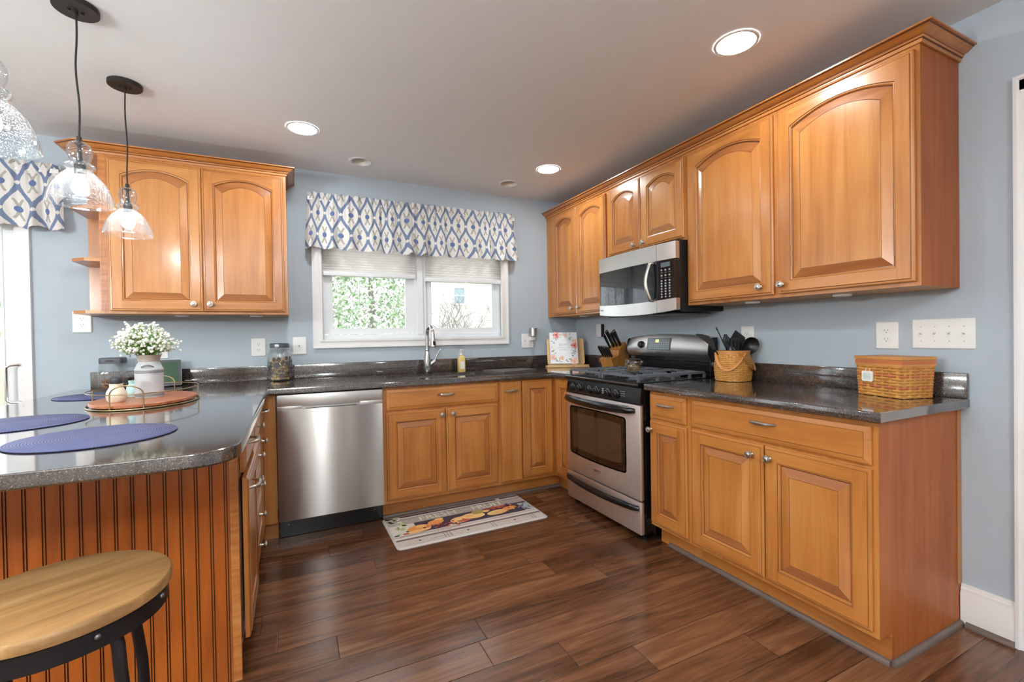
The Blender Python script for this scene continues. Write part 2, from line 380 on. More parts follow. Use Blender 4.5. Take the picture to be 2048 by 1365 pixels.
def _shade():
    k = N('cellular_shade_cloth'); k.set(Base_Color=lin(242, 240, 239), Roughness=0.9, Specular_IOR_Level=0.1)
    t = k.t; tl = k.n('ShaderNodeBsdfTranslucent', i_Color=lin(244, 240, 238)); mx = k.n('ShaderNodeMixShader', i_0=0.6)
    t.links.new(k.b.outputs[0], mx.inputs[1]); t.links.new(tl.outputs[0], mx.inputs[2]); t.links.new(mx.outputs[0], k.out.inputs[0]); return k.m
M_shade = _shade()
def _mat():
    k = N('blue_woven_cord'); P = k.n('ShaderNodeSeparateXYZ', i_0=k.n('ShaderNodeTexCoord').outputs['Object'])
    r = k.math('SQRT', k.math('ADD', k.math('POWER', P.outputs[0], 2.0), k.math('POWER', P.outputs[1], 2.0)))
    a = k.math('ARCTAN2', P.outputs[1], P.outputs[0])
    ring = k.math('ADD', 0.5, k.math('MULTIPLY', k.math('SINE', k.math('MULTIPLY', r, 2 * PI / 0.0065)), 0.5))
    st = k.math('ADD', 0.5, k.math('MULTIPLY', k.math('SINE', k.math('MULTIPLY', a, 150.0)), 0.5))
    nz = k.noise(k.coord('Object'), 240.0, 2)
    f = k.math('ADD', k.math('MULTIPLY', ring, 0.45), k.math('ADD', k.math('MULTIPLY', st, 0.2), k.math('MULTIPLY', nz, 0.35)))
    k.set(Base_Color=k.ramp(f, [(0.2, lin(44, 48, 84)), (0.6, lin(72, 79, 124)), (0.9, lin(106, 113, 160))]), Roughness=0.55)
    k.bump(ring, 0.6, 0.002); return k.m
M_mat = _mat()
M_bam = wood('bamboo_board', 'z', lin(196, 152, 100), lin(214, 174, 122), lin(226, 190, 140), 0.45, 0.0, 2.0, 30.0)
M_blockw = wood('block_wood', 'z', lin(150, 96, 40), lin(182, 124, 58), lin(200, 146, 78), 0.4, 0.1, 2.0, 26.0)
M_acacia = wood('acacia_board', 'x', lin(120, 62, 34), lin(166, 96, 62), lin(196, 128, 88), 0.4, 0.1, 3.0, 24.0)
M_seat = wood('weathered_seat_wood', 'x', lin(104, 72, 38), lin(158, 118, 72), lin(192, 154, 104), 0.5, 0.05, 2.2, 26.0)
M_strip = wood('basket_splint', 'z', lin(176, 112, 46), lin(206, 146, 70), lin(222, 168, 92), 0.5, 0.05, 6.0, 20.0, 2.0)
M_stripr = plain('reddish_splint', lin(186, 104, 62), 0.5, var=0.12)
M_brim = plain('basket_rim_wood', lin(198, 134, 70), 0.45, var=0.1)
M_gap = plain('basket_inside_dark', lin(84, 50, 20), 0.8)
M_util = plain('black_nylon', lin(22, 22, 24), 0.38)
M_galv = plain('whitewashed_tin', lin(196, 198, 200), 0.55, 0.15, var=0.12)
M_galvd = plain('worn_tin_band', lin(140, 140, 142), 0.5, 0.4, var=0.22)
M_galvn = plain('rusty_tin_neck', lin(184, 172, 160), 0.5, 0.3, var=0.15)
M_cream = plain('cream_glass', lin(226, 214, 190), 0.35, var=0.05)
M_jblk = plain('black_lid', lin(40, 42, 46), 0.45)
M_glid = plain('grey_lid', lin(86, 90, 94), 0.45)
M_turq = plain('turquoise_glaze', lin(178, 214, 212), 0.25, var=0.08)
M_reed = plain('reed_stick', lin(206, 172, 128), 0.7)
M_brass = plain('antique_brass', lin(160, 140, 104), 0.32, 0.9)
M_scrn = plain('green_screen_picture', lin(44, 78, 52), 0.12, coat=0.4)
M_bez = plain('tablet_bezel', lin(34, 34, 38), 0.35)
M_bezs = plain('tablet_side', lin(150, 152, 158), 0.3, 0.4)
M_petal = plain('white_blossom', lin(244, 244, 234), 0.7)
M_leaf = plain('fresh_green_stem', lin(120, 160, 72), 0.6, var=0.2)
M_bone = plain('biscuit_bone', lin(212, 178, 130), 0.7, var=0.14)
M_paw = plain('charcoal_print', lin(84, 78, 80), 0.5)
M_treat = plain('brown_treat', lin(150, 92, 46), 0.7, var=0.35)
M_bay = plain('dried_bay_leaf', lin(158, 146, 84), 0.7, var=0.25)
M_cinn = plain('cinnamon_stick', lin(150, 78, 44), 0.7, var=0.15)
M_soap = plain('yellow_soap', lin(226, 200, 124), 0.2, coat=0.3)
M_cut = plain('grey_board', lin(88, 82, 80), 0.35)
M_shoe = plain('grey_brown_shoe_moulding', lin(98, 84, 76), 0.35, var=0.12)
M_lip = plain('aluminium_strip', lin(170, 166, 160), 0.35, 0.5)
# ------------------------------------------------------------------ room shell
XL, YF = -6.2, -6.6
mb = MB(M_floor); mb.box(XL - .12, .12, YF - .12, .14, -.06, 0); struct(mb.build('floor', smooth=0))
WX0, WX1, WZ0, WZ1 = -2.225, -.755, 1.193, 2.13          # window opening
DX0, DX1, DZ1 = -5.62, -3.845, 2.06                      # patio door opening
mb = MB(M_wall)
mb.box(XL - .12, DX0, 0, .14, 0, H); mb.box(DX1, WX0, 0, .14, 0, H); mb.box(WX1, .12, 0, .14, 0, H)
mb.box(DX0, DX1, 0, .14, DZ1, H); mb.box(WX0, WX1, 0, .14, 0, WZ0); mb.box(WX0, WX1, 0, .14, WZ1, H)
struct(mb.build('wall_back', smooth=0))
mb = MB(M_wall); mb.box(0, .12, -2.97, 0, 0, H); mb.box(0, .12, YF, -3.86, 0, H); mb.box(0, .12, -3.86, -2.97, 2.05, H); struct(mb.build('wall_right', smooth=0))
mb = MB(M_wall2); mb.box(XL - .12, XL, YF, 0, 0, H); struct(mb.build('wall_left', smooth=0))
mb = MB(M_wall2); mb.box(XL - .12, .12, YF - .12, YF, 0, H); struct(mb.build('wall_front', smooth=0))
OFFS = [(-1.969, -.318), (-.831, -.314)]; circ = lambda x, y, r, n=32: [(x + r * math.cos(2 * PI * k / n), y + r * math.sin(2 * PI * k / n)) for k in range(n)]
mb = MB(M_ceil); o_ = [(XL - .12, YF - .12), (.12, YF - .12), (.12, .14), (XL - .12, .14)]
fill(mb, [o_] + [circ(x, y, .066) for x, y in OFFS], H)
for x, y in OFFS: mb.loft([[(p[0], p[1], H) for p in circ(x, y, .066)], [(p[0], p[1], H + .02) for p in circ(x, y, .066)]], True, False, False)
fill(mb, [o_], H + .14); mb.loft([[(p[0], p[1], H) for p in o_], [(p[0], p[1], H + .14) for p in o_]], True, False, False)
struct(mb.build('ceiling', smooth=0))
# baseboard and doorway casing at the right
bp_ = [(0, 0), (.016, 0), (.016, .128), (.013, .134), (.013, .148), (.008, .153), (.006, .165), (0, .165)]
mb = MB(M_white); mb.sweep([(0, -2.7485), (0, -2.904)], [(o, z) for o, z in bp_]); struct(mb.build('baseboard_right'))
mb = MB(M_white); mb.sweep([(0, -3.93), (0, YF)], bp_); struct(mb.build('baseboard_front_right'))
cprof = [(0, 0), (.021, 0), (.022, .010), (.016, .016), (.016, .052), (.012, .058), (.012, .07), (0, .07)]
mb = MB(M_white)
mb.prism([(-o, -2.904 - t) for o, t in cprof], 'z', 0, 2.11); mb.prism([(-o, -3.93 + t) for o, t in cprof], 'z', 0, 2.11)
mb.prism([(-o, 2.112 - t) for o, t in cprof], 'y', -2.904, -3.93)
struct(mb.build('trim_1'))
t = struct(thing('door_2', None, None, (.06, -3.42, 0)))
mb = MB(M_white); mb.box(.03, .07, -3.85, -2.98, .005, 2.045)
for z0, z1 in ((.2, .95), (1.1, 1.9)):
    for y0, y1 in ((-3.76, -3.46), (-3.37, -3.07)): mb.box(.024, .03, y0, y1, z0, z1, .004)
mb.build('door_leaf', t)
# ------------------------------------------------------------------ kitchen window
t = struct(thing('window_1', None, None, (-1.49, .05, WZ0)))
cw = [(0, 0), (.0, .0)]
mb = MB(M_white); ox0, ox1, oz0, oz1 = -2.284, -.711, 1.127, 2.19
for k, (s0, s1, th) in enumerate(((0, .012, .019), (.012, .048, .014), (.048, .066, .02))):
    a = [(ox0 + s0, oz0 + s0), (ox1 - s0, oz0 + s0), (ox1 - s0, oz1 - s0), (ox0 + s0, oz1 - s0)]; b = [(ox0 + s1, oz0 + s1), (ox1 - s1, oz0 + s1), (ox1 - s1, oz1 - s1), (ox0 + s1, oz1 - s1)]
    mb.loft([[(p[0], 0, p[1]) for p in a], [(p[0], -th, p[1]) for p in a], [(p[0], -th, p[1]) for p in b], [(p[0], 0, p[1]) for p in b]], True, False, False)
mb.build('window_casing', t, smooth=20)
mb = MB(M_vinyl)   # outer frame and mullion
def ring(mb, x0, x1, z0, z1, wl, wr, wb, wt, y0, y1):
    a = [(x0, z0), (x1, z0), (x1, z1), (x0, z1)]; b = [(x0 + wl, z0 + wb), (x1 - wr, z0 + wb), (x1 - wr, z1 - wt), (x0 + wl, z1 - wt)]
    P = lambda l, y: [(p[0], y, p[1]) for p in l]
    mb.loft([P(a, y1), P(a, y0), P(b, y0), P(b, y1), P(a, y1)], True, False, False)
ring(mb, WX0, WX1, WZ0, WZ1, .024, .024, .032, .03, .03, .135)
mb.box(-1.532, -1.434, .032, .13, WZ0 + .03, WZ1 - .03); mb.box(-1.506, -1.46, .022, .034, WZ0 + .03, WZ1 - .03)
mb.build('window_frame', t, smooth=0)
for x0, x1, l, r in ((-2.201, -1.532, -2.141, -1.594), (-1.434, -.779, -1.382, -.832)):
    mb = MB(M_vinyl); ring(mb, x0, x1, WZ0 + .034, WZ1 - .03, l - x0, x1 - r, .046, .045, .048, .09); ring(mb, l - .008, r + .008, 1.265, WZ1 - .07, .008, .008, .008, .008, .056, .062)
    s_ = mb.build('window_sash', t, smooth=0)
    mb = MB(M_glass); mb.box(l - .003, r + .003, .068, .072, 1.270, WZ1 - .073); mb.build('window_pane', s_, smooth=0)
# cellular shades
for nm, x0, x1, zb in (('left', -2.207, -1.524, 1.664), ('right', -1.440, -.757, 1.648)):
    t = thing('cellular_shade', 'white pleated cellular shade, half lowered in the %s pane of the window' % nm, 'window shade', (x0 / 2 + x1 / 2, .02, zb), group='cellular shades in the window')
    mb = MB(M_shade); z = zb + .036; pr = []
    while z < 2.10: pr += [(.004, z), (.014, z + .0095)]; z += .019
    pr += [(.004, z)]; pr2 = [(.030 - a, b) for a, b in pr]
    mb.prism(pr + pr2[::-1], 'x', x0, x1); mb.build('pleated_cloth', t, smooth=0)
    mb = MB(M_vinyl); mb.box(x0, x1, .000, .034, zb, zb + .034, .004); mb.box((x0 + x1) / 2 - .012, (x0 + x1) / 2 + .012, -.008, .002, zb - .006, zb + .006, .002); mb.build('bottom_rail', t)
    mb = MB(M_vinyl); mb.box(x0, x1, .000, .034, 2.098, 2.129, .003); mb.build('head_rail', t)
# ------------------------------------------------------------------ patio door
t = struct(thing('door_1', None, None, (-4.7, .05, 0)))
mb = MB(M_white); mb.box(DX0 - .065, DX0, -.02, 0, 0, DZ1 + .065); mb.box(DX1, DX1 + .062, -.02, 0, 0, DZ1 + .065); mb.box(DX0, DX1, -.02, 0, DZ1, DZ1 + .065); mb.build('door_casing', t, smooth=0)
mb = MB(M_vinyl); ring(mb, DX0, DX1, 0, DZ1, .02, .006, .03, .03, .004, .13); mb.build('door_frame', t, smooth=0)
mid = (DX0 + DX1) / 2
for x0, x1, y in ((DX0 + .02, mid + .04, .075), (mid - .04, DX1 - .006, .02)):
    mb = MB(M_vinyl); ring(mb, x0, x1, .03, DZ1 - .03, .07, .066, .14, .09, y, y + .04); ring(mb, x0 + .06, x1 - .058, .16, DZ1 - .11, .012, .012, .012, .012, y - .006, y); s_ = mb.build('door_panel', t, smooth=0)
    mb = MB(M_glass); mb.box(x0 + .068, x1 - .064, y + .018, y + .022, .165, DZ1 - .115); mb.build('door_pane', s_, smooth=0)
    if y < .05:
        mb = MB(M_nickel); mb.box(-3.852, -3.818, .012, .021, .845, 1.09, .003)
        pts = [(-3.836, .014, 1.075), (-3.838, -.03, 1.075), (-3.868, -.042, 1.074), (-3.885, -.042, 1.06), (-3.885, -.042, .875), (-3.868, -.042, .862), (-3.838, -.03, .86), (-3.836, .014, .86)]
        mb.tube(pts, .0075, 8); mb.lathe([(.011, 0), (.011, .012), (.006, .014)], (-3.836, -.002, 1.02), 12); mb.tube([(-3.836, .014, 1.01), (-3.83, -.012, 1.0), (-3.822, -.016, .988)], .007, 8)
        mb.build('door_handle', s_)
# ------------------------------------------------------------------ valances
def valance(name, label, x0, x1, y, z0, z1, seed, full=1.24):
    rn = random.Random(seed); nx, nz = 420, 22; V = []; UV = []; F = []
    ph = [rn.uniform(0, 6.28) for _ in range(6)]
    def warp(x): return x + .018 * math.sin(9 * x + ph[0]) + .010 * math.sin(23 * x + ph[1])
    for j in range(nz + 1):
        t_ = j / nz; z = z1 + (z0 - z1) * t_
        for i in range(nx + 1):
            x = x0 + (x1 - x0) * i / nx; w = warp(x)
            pocket = 1.0 if t_ < .16 else 0.0
            low = min(1, max(0, (t_ - .10) / .9))
            f1 = .007 * math.sin(2 * PI * w / .058 + ph[2]) + .004 * math.sin(2 * PI * w / .031 + ph[3])
            f2 = (.012 + .020 * low) * math.sin(2 * PI * w / .135 + ph[4] + .5 * math.sin(5 * w)) + .010 * low * math.sin(2 * PI * w / .075 + ph[5])
            pinch = math.exp(-((t_ - .17) / .035) ** 2)
            e = min(1, (i / nx) / .02, (1 - i / nx) / .02)
            yy = y + (1 - low) * f1 * .9 + low * f2 - .012 * (t_ < .17) * math.sin(PI * min(1, t_ / .17)) + .006 * pinch - .022 * low + (1 - e) * .03
            zz = z + .006 * math.sin(2 * PI * w / .05 + ph[2]) * max(0, 1 - t_ / .08) + .012 * low * low * math.sin(2 * PI * w / .135 + ph[4] + 1.2)
            sx = .022 * (t_ - .3) * ((x - (x0 + x1) / 2) / ((x1 - x0) / 2)) ** 3
            V.append((x + sx, yy, zz)); UV.append(((x - x0) * full + .02 * math.sin(w * 14), (z - z0) * 1.0 + .055))
    n = nx + 1
    for j in range(nz):
        for i in range(nx): F.append([j * n + i, j * n + i + 1, (j + 1) * n + i + 1, (j + 1) * n + i])
    t = thing(name, label, 'curtain', ((x0 + x1) / 2, y, z0), group='patterned valances')
    mb = MB(M_ikat); mb.add(V, F); mb.uv = UV; mb.build('gathered_cloth', t, smooth=180)
    mb = MB(M_white); mb.box(x0 + .012, x1 - .012, y - .001, y + .004, z1 - .055, z1 - .03)
    for x in (x0 + .008, x1 - .014): mb.box(x, x + .006, y, -.001, z1 - .055, z1 - .03)
    mb.build('curtain_rod', t, smooth=0); return t
valance('window_valance', 'blue and white ogee print valance gathered over the kitchen window', -2.312, -.655, -.066, 1.848, 2.247, 3)
valance('door_valance', 'blue and white ogee print valance over the glass patio door', -5.75, -3.622, -.066, 1.858, 2.24, 11)
# ------------------------------------------------------------------ outside
mb = MB(plain('winter_lawn', lin(150, 156, 120), 0.9, var=0.2)); mb.box(-40, 40, .15, 60, -1.3, -1.2); struct(mb.build('ground', smooth=0))
t = thing('neighbour_house', 'pale sided house seen through the right window pane', 'house', (5, 13, -1.2))
M_sid = plain('cream_siding', lin(244, 240, 230), 0.7)
mb = MB(M_sid); pr = []; z = -1.2
while z < 6.0: pr += [(12.0, z), (12.03, z + .145)]; z += .15
mb.prism(pr + [(13, z), (13, -1.2)], 'x', 1.2, 9); mb.build('siding_wall', t, smooth=0)
mb = MB(plain('slate_roof', lin(120, 118, 118), 0.8)); mb.prism([(11.6, 6.0), (12.5, 6.9), (13.4, 6.0)], 'x', 1.0, 9.2); mb.build('roof', t, smooth=0)
mb = MB(M_white); ring(mb, 2.78, 3.29, 2.35, 3.02, .06, .06, .06, .06, 11.95, 12.04); mb.box(2.8, 3.27, 11.97, 12.0, 2.67, 2.71); wf = mb.build('window', t, smooth=0)
mb = MB(plain('grey_blue_pane', lin(150, 172, 180), 0.1)); mb.box(2.83, 3.24, 11.985, 12.01, 2.40, 2.97); mb.build('pane', wf, smooth=0)
M_bark = plain('grey_bark', lin(140, 132, 128), 0.9, var=0.1)
def bare_tree(loc, h, seed, label):
    rn = random.Random(seed); mb = MB(M_bark); t = thing('bare_tree', label, 'tree', loc, group='trees beyond the window')
    def grow(p, d, L, r, lv):
        q = p + d * L; m_ = p + d * L * .5 + Vector((rn.uniform(-1, 1), rn.uniform(-1, 1), rn.uniform(-1, 1))) * L * .06
        mb.tube([p, m_, q], [r, r * .85, r * .7], 5)
        if lv == 0: return
        for _ in range(3 if lv > 1 else 3):
            a = Vector((rn.uniform(-1, 1), rn.uniform(-.7, .7), rn.uniform(-.1, .9))).normalized()
            grow(p + d * L * rn.uniform(.45, 1), (d * .55 + a * .75).normalized(), L * rn.uniform(.55, .85), r * .6, lv - 1)
    grow(Vector(loc), Vector((.05, 0, 1)), h, .05, 5); mb.build('branches', t); return t
bare_tree((.95, 6.4, -1.2), 1.7, 5, 'bare branching tree in front of the pale house, left of its window')
bare_tree((3.4, 9.4, -1.2), 1.75, 9, 'bare branching tree in front of the pale house, right of its window')
def leafy(loc, R_, hgt, n, seed, label, mats):
    rn = random.Random(seed); t = thing('leafy_tree', label, 'tree', loc, group='trees beyond the window'); mb = MB(mats[0])
    for _ in range(n):
        mb.use(mats[rn.randrange(len(mats))])
        th, u, q = rn.uniform(0, 2 * PI), rn.uniform(-1, 1), rn.uniform(.4, 1) ** .5
        c = Vector((loc[0] + R_ * q * math.sqrt(1 - u * u) * math.cos(th), loc[1] + R_ * q * math.sqrt(1 - u * u) * math.sin(th), loc[2] + hgt * (.55 + .45 * q * u)))
        a = Vector((rn.uniform(-1, 1), rn.uniform(-1, 1), rn.uniform(-1, 1))).normalized(); b = a.orthogonal().normalized(); s_ = rn.uniform(.03, .075)
        mb.add([c - a * s_, c + b * s_ * .6, c + a * s_, c - b * s_ * .6], [(0, 1, 2, 3)])
    f = mb.build('foliage', t, smooth=0); f['kind'] = 'stuff'
    mb = MB(M_bark); mb.tube([(loc[0], loc[1], loc[2]), (loc[0] + .1, loc[1], loc[2] + hgt * .4), (loc[0], loc[1], loc[2] + hgt * .8)], [.14, .1, .04], 7); mb.build('trunk', t)
G = [plain('pale_leaf_%s' % n_, c, 0.8) for n_, c in (('green', lin(178, 196, 160)), ('deep', lin(140, 166, 126)), ('straw', lin(222, 220, 208)))]
leafy((-.75, 7.6, -1.2), 1.05, 5.2, 7000, 2, 'ivy covered evergreen tree in the left window pane', G)
leafy((-2.9, 9.4, -1.2), 1.0, 4.6, 4000, 4, 'pale thin tree at the left edge of the window view', [G[2], G[0]])
leafy((-5.6, 7.0, -1.2), 1.3, 4.8, 1500, 8, 'pale green tree beyond the patio door', [G[2], G[0], G[1]])
# ------------------------------------------------------------------ joinery
def arch_contour(x0, x1, z0, z1, d, zs=None, rise=0.0, K=14):
    """loop inset by d; zs = spring line of an arched head"""
    a, b = x0 + d, x1 - d; pts = [(a, z0 + d), (b, z0 + d)]
    for i in range(K + 1):
        q = i / K; x = b + (a - b) * q
        if zs is None: z = z1 - d
        else: z = zs - (d - .058) + rise * (1 - (2 * q - 1) ** 2)
        pts.append((x, z))
    return pts
def door(parent, x0, z0, w, h, arch=0.0, y=0.0, name='door', stile=.058, M=None, bevel=.036):
    mb = MB(M_wv, M or rootM(parent)); x1, z1 = x0 + w, z0 + h; K = 14
    zs = (z1 - .045 - arch) if arch else None
    C = lambda d, yy, inner=False: [(p[0], y + yy, p[1]) for p in arch_contour(x0, x1, z0, z1, d, zs if inner else None, arch if inner else 0, K)]
    n = K + 3
    def band(l0, l1, v, hm):
        for j in range(n):
            a, b = l0[j], l0[(j + 1) % n]; c, e = l1[(j + 1) % n], l1[j]
            mb.use(v if (j == 1 or j == n - 1) else hm); mb.add([a, b, c, e], [(0, 1, 2, 3)])
    o0, o1, o2, o3, o4 = C(0, 0), C(0, -.013), C(.004, -.0165), C(.0100, -.0168), C(.0116, -.0180)
    o5 = C(.013, -.020); i0 = [(p[0], y - .020, p[1]) for p in arch_contour(x0 + stile - .058, x1 - stile + .058, z0 + stile - .058, z1, .058, zs, arch, K)] if arch else C(stile, -.020)
    def I(d, yy):
        if arch: return [(p[0], y + yy, p[1]) for p in arch_contour(x0 + stile - .058, x1 - stile + .058, z0 + stile - .058, z1, .058 + d, zs, arch, K)]
        return C(stile + d, yy)
    band(o0, o1, M_wv, M_wh); band(o1, o2, M_wv, M_wh); band(o2, o3, M_wv, M_wh); band(o3, o4, M_glaze, M_glaze); band(o4, o5, M_wv, M_wh)
    # stiles run full height, rails between them
    f = -.020 + y; A, B = x0 + .013, x1 - .013; a, b = x0 + stile, x1 - stile; zb, zt = z0 + .013, z1 - .013
    mb.use(M_wv).add([(A, f, zb), (a, f, zb), (a, f, zt), (A, f, zt)], [(0, 1, 2, 3)]); mb.add([(b, f, zb), (B, f, zb), (B, f, zt), (b, f, zt)], [(0, 1, 2, 3)])
    mb.use(M_wh).add([(a, f, zb), (b, f, zb), (b, f, z0 + stile), (a, f, z0 + stile)], [(0, 1, 2, 3)])
    for k in range(2, 2 + K):
        p, q = i0[k], i0[k + 1]; mb.add([p, q, (q[0], f, zt), (p[0], f, zt)], [(0, 1, 2, 3)])
    band(i0, I(.0018, -.0178), M_glaze, M_glaze); band(I(.0018, -.0178), I(.006, -.0165), M_wv, M_wh); band(I(.006, -.0165), I(.009, -.010), M_wv, M_wh)
    band(I(.009, -.010), I(.0115, -.0085), M_glaze, M_glaze); band(I(.0115, -.0085), I(.0115 + bevel, -.0176), M_wv, M_bev); band(I(.0115 + bevel, -.0176), I(.0132 + bevel, -.0168), M_glaze, M_glaze)
    c1 = I(.0132 + bevel, -.0168); mb.use(M_wv).add(c1, [list(range(n))]); mb.add(o0, [list(range(n))])
    return mb.build(name, parent, smooth=24)
def drawer(parent, x0, z0, w, h, y=0.0, name='drawer', flat=False, M=None):
    mb = MB(M_wv if flat else M_wh, M or rootM(parent)); x1, z1 = x0 + w, z0 + h
    C = lambda d, yy: [(x0 + d, y + yy, z0 + d), (x1 - d, y + yy, z0 + d), (x1 - d, y + yy, z1 - d), (x0 + d, y + yy, z1 - d)]
    if flat: L = [C(0, 0), C(0, -.017), C(.003, -.020)]; mb.loft(L)
    else: mb.loft([C(0, 0), C(0, -.012), C(.003, -.0145), C(.021, -.0182), C(.0222, -.0182), C(.0232, -.020)], mats=[M_wh, M_wh, M_wh, M_glaze, M_wh])
    return mb.build(name, parent, smooth=0)
def knob(parent, x, z, y=-.020, M=None):
    M = (M or rootM(parent)) @ Matrix.Translation((x, y, z)) @ Matrix.Rotation(PI / 2, 4, 'X')
    mb = MB(M_nickel, M); mb.lathe([(.009, 0), (.0085, .003), (.0055, .006), (.005, .013), (.009, .017), (.0155, .0205), (.0165, .024), (.0155, .0265), (.0128, .0272), (.012, .0262), (.0105, .0262), (.0095, .0285), (.005, .0305), (.0005, .031)], n=20)
    return mb.build('knob', parent)
def pull(parent, x, z, y=-.020, w=.115, M=None):
    mb = MB(M_nickel, M or rootM(parent)); pts = []; rr = []
    for k in range(25):
        q = k / 24; s_ = 2 * q - 1; pts.append((x + s_ * w / 2, y + .002 - .030 * (1 - s_ ** 4) ** .9, z)); rr.append(.0046 + .0030 * (1 - s_ * s_) + (.0010 if k % 2 and 3 < k < 21 else 0))
    mb.tube(pts, rr, 10); return mb.build('handle', parent)
def carcass(parent, w, d, z0, z1, toe=.114, name='cabinet_body', endm=None, open_top=None):
    """box with its face frame; base cabinets have a toe notch"""
    M = rootM(parent); mb = MB(M_wv, M); e = endm or M_end
    if toe and z0 == 0:
        P = [(0, toe), (.078, toe), (.078, .0), (d, .0), (d, z1), (0, z1)]
    else: P = [(0, z0), (d, z0), (d, z1), (0, z1)]
    if open_top: P = P[:-2] + [(d, open_top), (.02, open_top), (.02, z1), (0, z1)]
    n = len(P); vs = [(0, p[0], p[1]) for p in P] + [(w, p[0], p[1]) for p in P]
    mb.use(e).add(vs, [list(range(n))[::-1]]); mb.add(vs, [list(range(n, 2 * n))])
    for i in range(n):
        j = (i + 1) % n; mb.use(M_wv if i == n - 1 else (M_cabin if (i == 0) else e)); mb.add([vs[i], vs[j], vs[j + n], vs[i + n]], [(0, 1, 2, 3)])
    return mb.build(name, parent, smooth=0)
def toe_board(parent, x0, x1, y=.072, h=.114):
    mb = MB(M_wh, rootM(parent)); mb.box(x0, x1, y, y + .006, .001, h); return mb.build('toe_kick', parent, smooth=0)
ZB0, ZB1, ZD0, ZD1 = .136, .706, .722, .858     # base doors and drawers
ZU0, ZU1 = 1.358, 2.268                         # wall cabinets
RX = -PI / 2                                    # right-hand run faces -x
# --- wall cabinets, right
def wall_cab(name, label, loc, rz, w, z0, doors, knobs, arch, group):
    t = thing(name, label, 'cabinet', loc, rz, group); carcass(t, w, .302, z0, ZU1, toe=0)
    for (x, dw), kx in zip(doors, knobs):
        dz = z0 + .016; d = door(t, x, dz, dw, 2.238 - dz, arch); knob(d, x + kx if kx > 0 else x + dw + kx, dz + (.043 if z0 < 1.5 else .032), M=rootM(t))
    return t
GU = 'maple wall cabinets'
Y0 = lambda y: (-.305, y, 0)
ca = wall_cab('wall_cabinet', 'narrow two door maple wall cabinet in the corner left of the microwave', Y0(-.003), RX, .894, ZU0, [(.127, .362), (.494, .385)], [-.058, .035], .040, GU)
wall_cab('wall_cabinet', 'short two door maple wall cabinet above the microwave', Y0(-.898), RX, .742, 1.748, [(.014, .343), (.362, .366)], [-.052, .036], .036, GU)
wall_cab('wall_cabinet', 'wide two door maple wall cabinet right of the microwave, nearest the doorway', Y0(-1.641), RX, 1.107, ZU0, [(.016, .524), (.566, .528)], [-.066, .020 + .0], .046, GU)
wall_cab('wall_cabinet', 'two door maple wall cabinet left of the window', (-3.383, -.305, 0), 0, .943, ZU0, [(.042, .440), (.485, .440)], [-.044, .036], .044, GU)
mb = MB(M_wv)
# --- crown mouldings
CR = [(.0005, 2.256), (.007, 2.256), (.009, 2.262), (.009, 2.268), (.014, 2.270), (.017, 2.276), (.017, 2.279), (.024, 2.281), (.034, 2.287), (.044, 2.2955), (.048, 2.2985), (.054, 2.2995), (.0545, 2.305), (.050, 2.306), (.0005, 2.306)]
M_cr = wood('crown_maple', 'y', lin(146, 82, 34), lin(184, 116, 54), lin(206, 140, 76)); M_cr2 = wood('crown_maple_level', 'x', lin(146, 82, 34), lin(184, 116, 54), lin(206, 140, 76))
M_crg = M_glaze
def crown(name, label, path, mat, loc):
    t = tag(MB(mat).sweep(path, CR, pm={3: M_glaze, 5: M_glaze, 9: M_glaze}).build(name, None, smooth=20), label, 'crown moulding', 'crown mouldings')
    return t
crown('crown_molding', 'maple crown moulding along the tops of the right wall cabinets', [(-.305, -.002), (-.305, -2.7485), (-.0015, -2.7485)][::1], M_cr, None)
crown('crown_molding', 'maple crown moulding around the top of the cabinet left of the window', [(-3.5225, -.0015), (-3.5225, -.245), (-3.455, -.305), (-2.4395, -.305), (-2.4395, -.0015)], M_cr2, None)
# open end shelves
t = thing('end_shelf_unit', 'open maple corner shelves on the left end of the wall cabinet', 'shelf', (-3.45, -.15, ZU0))
mb = MB(M_wv); mb.box(-3.5215, -3.384, -.012, -.001, ZU0, ZU1); mb.build('back_panel', t, smooth=0)
for z in (ZU0, 1.652, 1.945, ZU1 - .018):
    mb = MB(M_wh); mb.prism([(-3.384, -.304), (-3.452, -.304), (-3.5215, -.245), (-3.5215, -.012), (-3.384, -.012)], 'z', z, z + .018); mb.build('shelf_board', t, smooth=0)
mb = MB(M_fig); mb.box(-3.3835, -3.374, -.306, -.3045, ZU0 + .018, ZU1 - .02); mb.box(-3.372, -3.350, -.3065, -.3052, ZU0, ZU1 - .02); mb.build('curly_stile', t, smooth=0)
# puck lights
for x, y, lab in ((-3.03, -.20, 'left one under the cabinet left of the window'), (-2.63, -.20, 'right one under the cabinet left of the window'), (-.20, -.42, 'under the corner wall cabinet beside the microwave'), (-.20, -1.98, 'under the wide wall cabinet beside the microwave'), (-.2, -2.42, 'under the wide wall cabinet by the doorway')):
    t = thing('puck_light', 'unlit white puck light, ' + lab, 'light', (x, y, ZU0 - .012), group='puck lights under the wall cabinets')
    mb = MB(M_white); mb.lathe([(.036, .0118), (.036, .004), (.033, .001), (.027, .001)], (x, y, ZU0 - .012), 24, cap1=False); mb.build('housing', t)
    mb = MB(M_puck); mb.lathe([(.027, .0012), (.02, -.001), (.001, -.0018)], (x, y, ZU0 - .012), 24); mb.build('lens', t)
